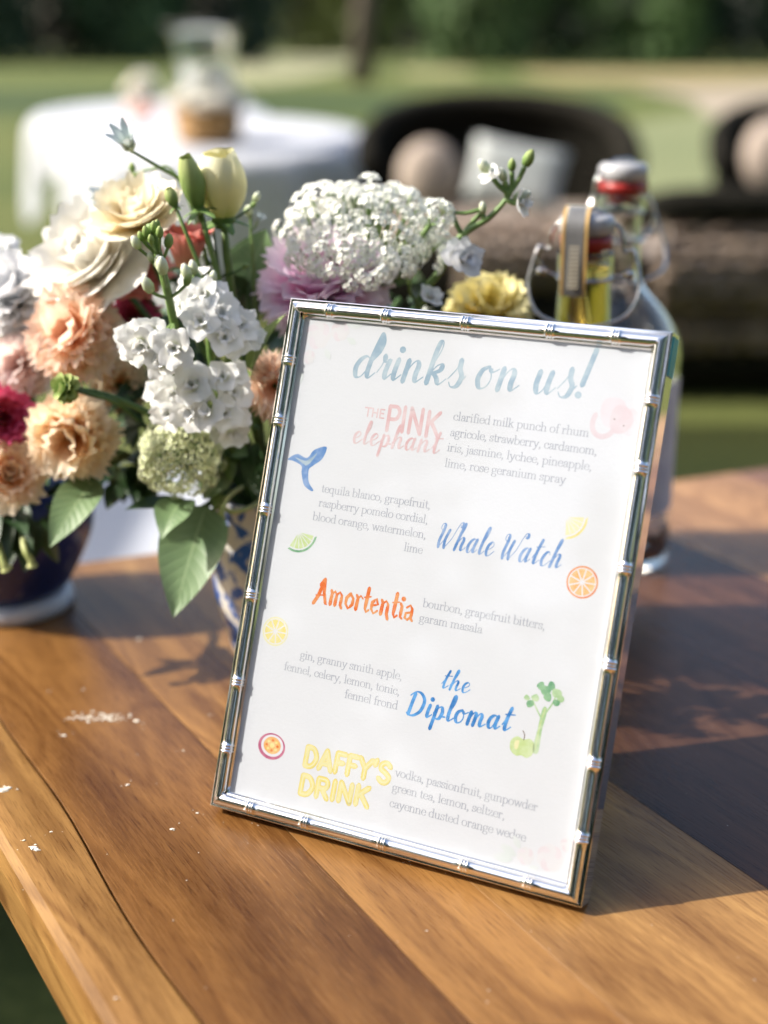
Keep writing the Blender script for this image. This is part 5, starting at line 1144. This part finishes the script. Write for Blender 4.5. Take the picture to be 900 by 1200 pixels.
sprig('round green leaf behind the stems above the lilac peony', (290, 330, .63), [((288, 336), (312, 268), 66, .635, .63, (.1, -1, .5), MAT_LEAF, .3), ((285, 345), (262, 320), 30, .63, .62, (-.1, -1, .5), MAT_LEAF_D, .4)], MOUTH2)
sprig('upright olive leaf against the upper left of the frame', (300, 440, .585), [((292, 446), (336, 368), 34, .575, .575, (-.9, -.5, .4), MAT_LEAF_Y, .9), ((300, 470), (290, 400), 24, .585, .58, (-.5, -1, .4), MAT_LEAF_D, .5)], MOUTH2)
sprig('narrow green leaf in front of the lower left of the frame top', (300, 500, .60), [((296, 520), (312, 590), 40, .60, .58, (-.6, -1, .1), MAT_LEAF_D, .5), ((270, 540), (302, 570), 40, .61, .59, F, MAT_LEAF_D, .6)], MOUTH2)
# dark mass of leaves in the heart of the bouquet and under it
RL = random.Random(21)
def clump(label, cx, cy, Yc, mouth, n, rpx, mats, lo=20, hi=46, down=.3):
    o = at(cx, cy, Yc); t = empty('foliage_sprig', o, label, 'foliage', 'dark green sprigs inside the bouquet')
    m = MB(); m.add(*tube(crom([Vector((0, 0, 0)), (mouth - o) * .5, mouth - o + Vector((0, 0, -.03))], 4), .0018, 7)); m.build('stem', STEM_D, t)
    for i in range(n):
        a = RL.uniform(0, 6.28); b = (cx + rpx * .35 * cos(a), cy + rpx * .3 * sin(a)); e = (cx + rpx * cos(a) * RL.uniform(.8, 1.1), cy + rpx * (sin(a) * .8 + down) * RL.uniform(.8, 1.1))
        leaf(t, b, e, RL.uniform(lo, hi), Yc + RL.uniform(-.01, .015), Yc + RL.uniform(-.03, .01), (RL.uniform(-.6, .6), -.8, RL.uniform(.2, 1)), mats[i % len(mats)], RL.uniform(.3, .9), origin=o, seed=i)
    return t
D2 = [MAT_LEAF_D, MAT_LEAF_D, MAT_LEAF_D, MAT_LEAF]
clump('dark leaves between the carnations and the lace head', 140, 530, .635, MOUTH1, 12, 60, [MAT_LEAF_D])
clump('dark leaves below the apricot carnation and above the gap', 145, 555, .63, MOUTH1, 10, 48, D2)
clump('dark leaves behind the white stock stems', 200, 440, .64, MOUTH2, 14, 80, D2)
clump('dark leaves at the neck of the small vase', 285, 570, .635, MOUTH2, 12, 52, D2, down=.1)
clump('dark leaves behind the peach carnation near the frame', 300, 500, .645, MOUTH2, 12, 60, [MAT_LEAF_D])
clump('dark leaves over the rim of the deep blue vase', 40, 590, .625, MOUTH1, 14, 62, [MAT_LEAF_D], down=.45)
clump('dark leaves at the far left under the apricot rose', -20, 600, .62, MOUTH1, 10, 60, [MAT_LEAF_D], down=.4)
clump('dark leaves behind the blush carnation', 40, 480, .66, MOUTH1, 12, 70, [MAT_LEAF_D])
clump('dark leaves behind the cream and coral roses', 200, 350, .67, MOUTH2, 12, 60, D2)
clump('dark leaves under the lilac peony behind the frame', 390, 400, .66, MOUTH2, 12, 90, [MAT_LEAF_D])
clump('dark leaves under the yellow carnation behind the frame', 560, 410, .67, MOUTH2, 8, 60, [MAT_LEAF_D])
clump('leaves between the lace dome and the lilac peony', 470, 350, .655, MOUTH2, 8, 50, D2)
clump('young olive leaves beside the green and white lace head', 262, 530, .60, MOUTH2, 7, 34, [MAT_LEAF_Y, MAT_LEAF], 14, 26)
clump('short leaves between the round bud and white stock', 130, 480, .625, MOUTH1, 8, 40, [MAT_LEAF_D])
# curled yellow-green tendrils over the small vase and hanging tips over the blue one
def tendril(label, P, rads, mat):
    c = at(*P[0]); t = empty('tendril', c, label, 'tendril', 'curled green tips over the vase rims'); C_ = crom([at(*p) - c for p in P], 6)
    n = len(C_); rr = [rads[0] + (rads[1] - rads[0]) * i / n for i in range(n - 3)] + [rads[1] * 1.4, rads[1] * 1.5, rads[1] * .6]
    m = MB(); m.add(*tube(C_, rr, 8)); m.build('stem', mat, t)
YG = basic('yellow_green_stem', [(.36, .42, .13), (.50, .50, .22)], .5, 120)
tendril('yellow green curled tip hanging in front of the small vase', [(284, 570, .60), (268, 582, .592), (260, 600, .588), (262, 616, .588), (266, 622, .588)], (.0010, .0018), YG)
tendril('yellow green twig lying along the rim of the small vase', [(310, 585, .60), (290, 596, .592), (272, 600, .59), (255, 592, .592)], (.0012, .0012), YG)
tendril('pale tipped green shoot hanging furthest left over the blue vase', [(-8, 600, .62), (-2, 640, .60), (4, 660, .595), (8, 668, .595)], (.0012, .002), YG)
tendril('pale tipped green shoot hanging right over the blue vase', [(24, 600, .62), (28, 640, .60), (36, 656, .597), (38, 664, .597)], (.0012, .0018), YG)
sprig('narrow hanging leaves over the front of the deep blue vase', (20, 590, .62), [((14, 590), (8, 668), 20, .615, .595, F, MAT_LEAF_D, .4), ((30, 590), (38, 660), 18, .615, .597, F, MAT_LEAF_D, .4), ((-4, 590), (-6, 650), 24, .615, .595, F, MAT_LEAF_D, .4)], MOUTH1)
sprig('variegated pale leaf beside the neck of the small vase', (258, 570, .60), [((262, 556), (238, 586), 40, .60, .585, F, leaf_mat('leaf_variegated', (.12, .2, .07), (.42, .45, .24), (.5, .5, .3)), .5), ((262, 580), (250, 600), 22, .597, .588, F, MAT_LEAF_Y, .4)], MOUTH2)

# small vase of pale roses on the farther left table
c = at(165, 120, 7.3); c.z = .672; t = empty('flower_bowl', c, 'small bowl of white roses on the farther left table', 'flower bowl')
m = MB(); m.add(*lathe([(0, 0), (.05, 0), (.085, .05), (.09, .075), (.08, .075), (.05, .01)], 24)[:2]); m.build('bowl', P_BLUSH, t)
for i in range(7):
    a = i * 2.4; rr_ = .055 * sqrt(i / 7); m = MB()
    for j in range(14): vs, fs, uv = petal_geo(.06, .04, .002, .2, .5 + .06 * j, .004, 2, j, 6, 5); m.add(vs, fs, Matrix.Rotation(j * 2.4, 4, 'Z') @ Matrix.Rotation(.08 * j, 4, 'Y'), uv)
    m.build('bloom', P_WHITE, t, loc=(rr_ * cos(a), rr_ * sin(a), .10 + .04 * (i % 3)))
t = empty('flower_ring', Vector((at(244, 150, 5.8).x, 5.8, .79)), 'ring of white blooms lying on the rim of the woven basket around the glass', 'flowers')
for i in range(11):
    a = i * 2 * pi / 11; m = MB()
    for j in range(12): vs, fs, uv = petal_geo(.055, .036, .002, .2, .5 + .06 * j, .004, 2, j, 6, 5); m.add(vs, fs, Matrix.Rotation(j * 2.4, 4, 'Z') @ Matrix.Rotation(.08 * j, 4, 'Y'), uv)
    m.build('bloom', P_WHITE, t, loc=(.125 * cos(a), .125 * sin(a), .0 + .02 * (i % 2)), scale=1.2)
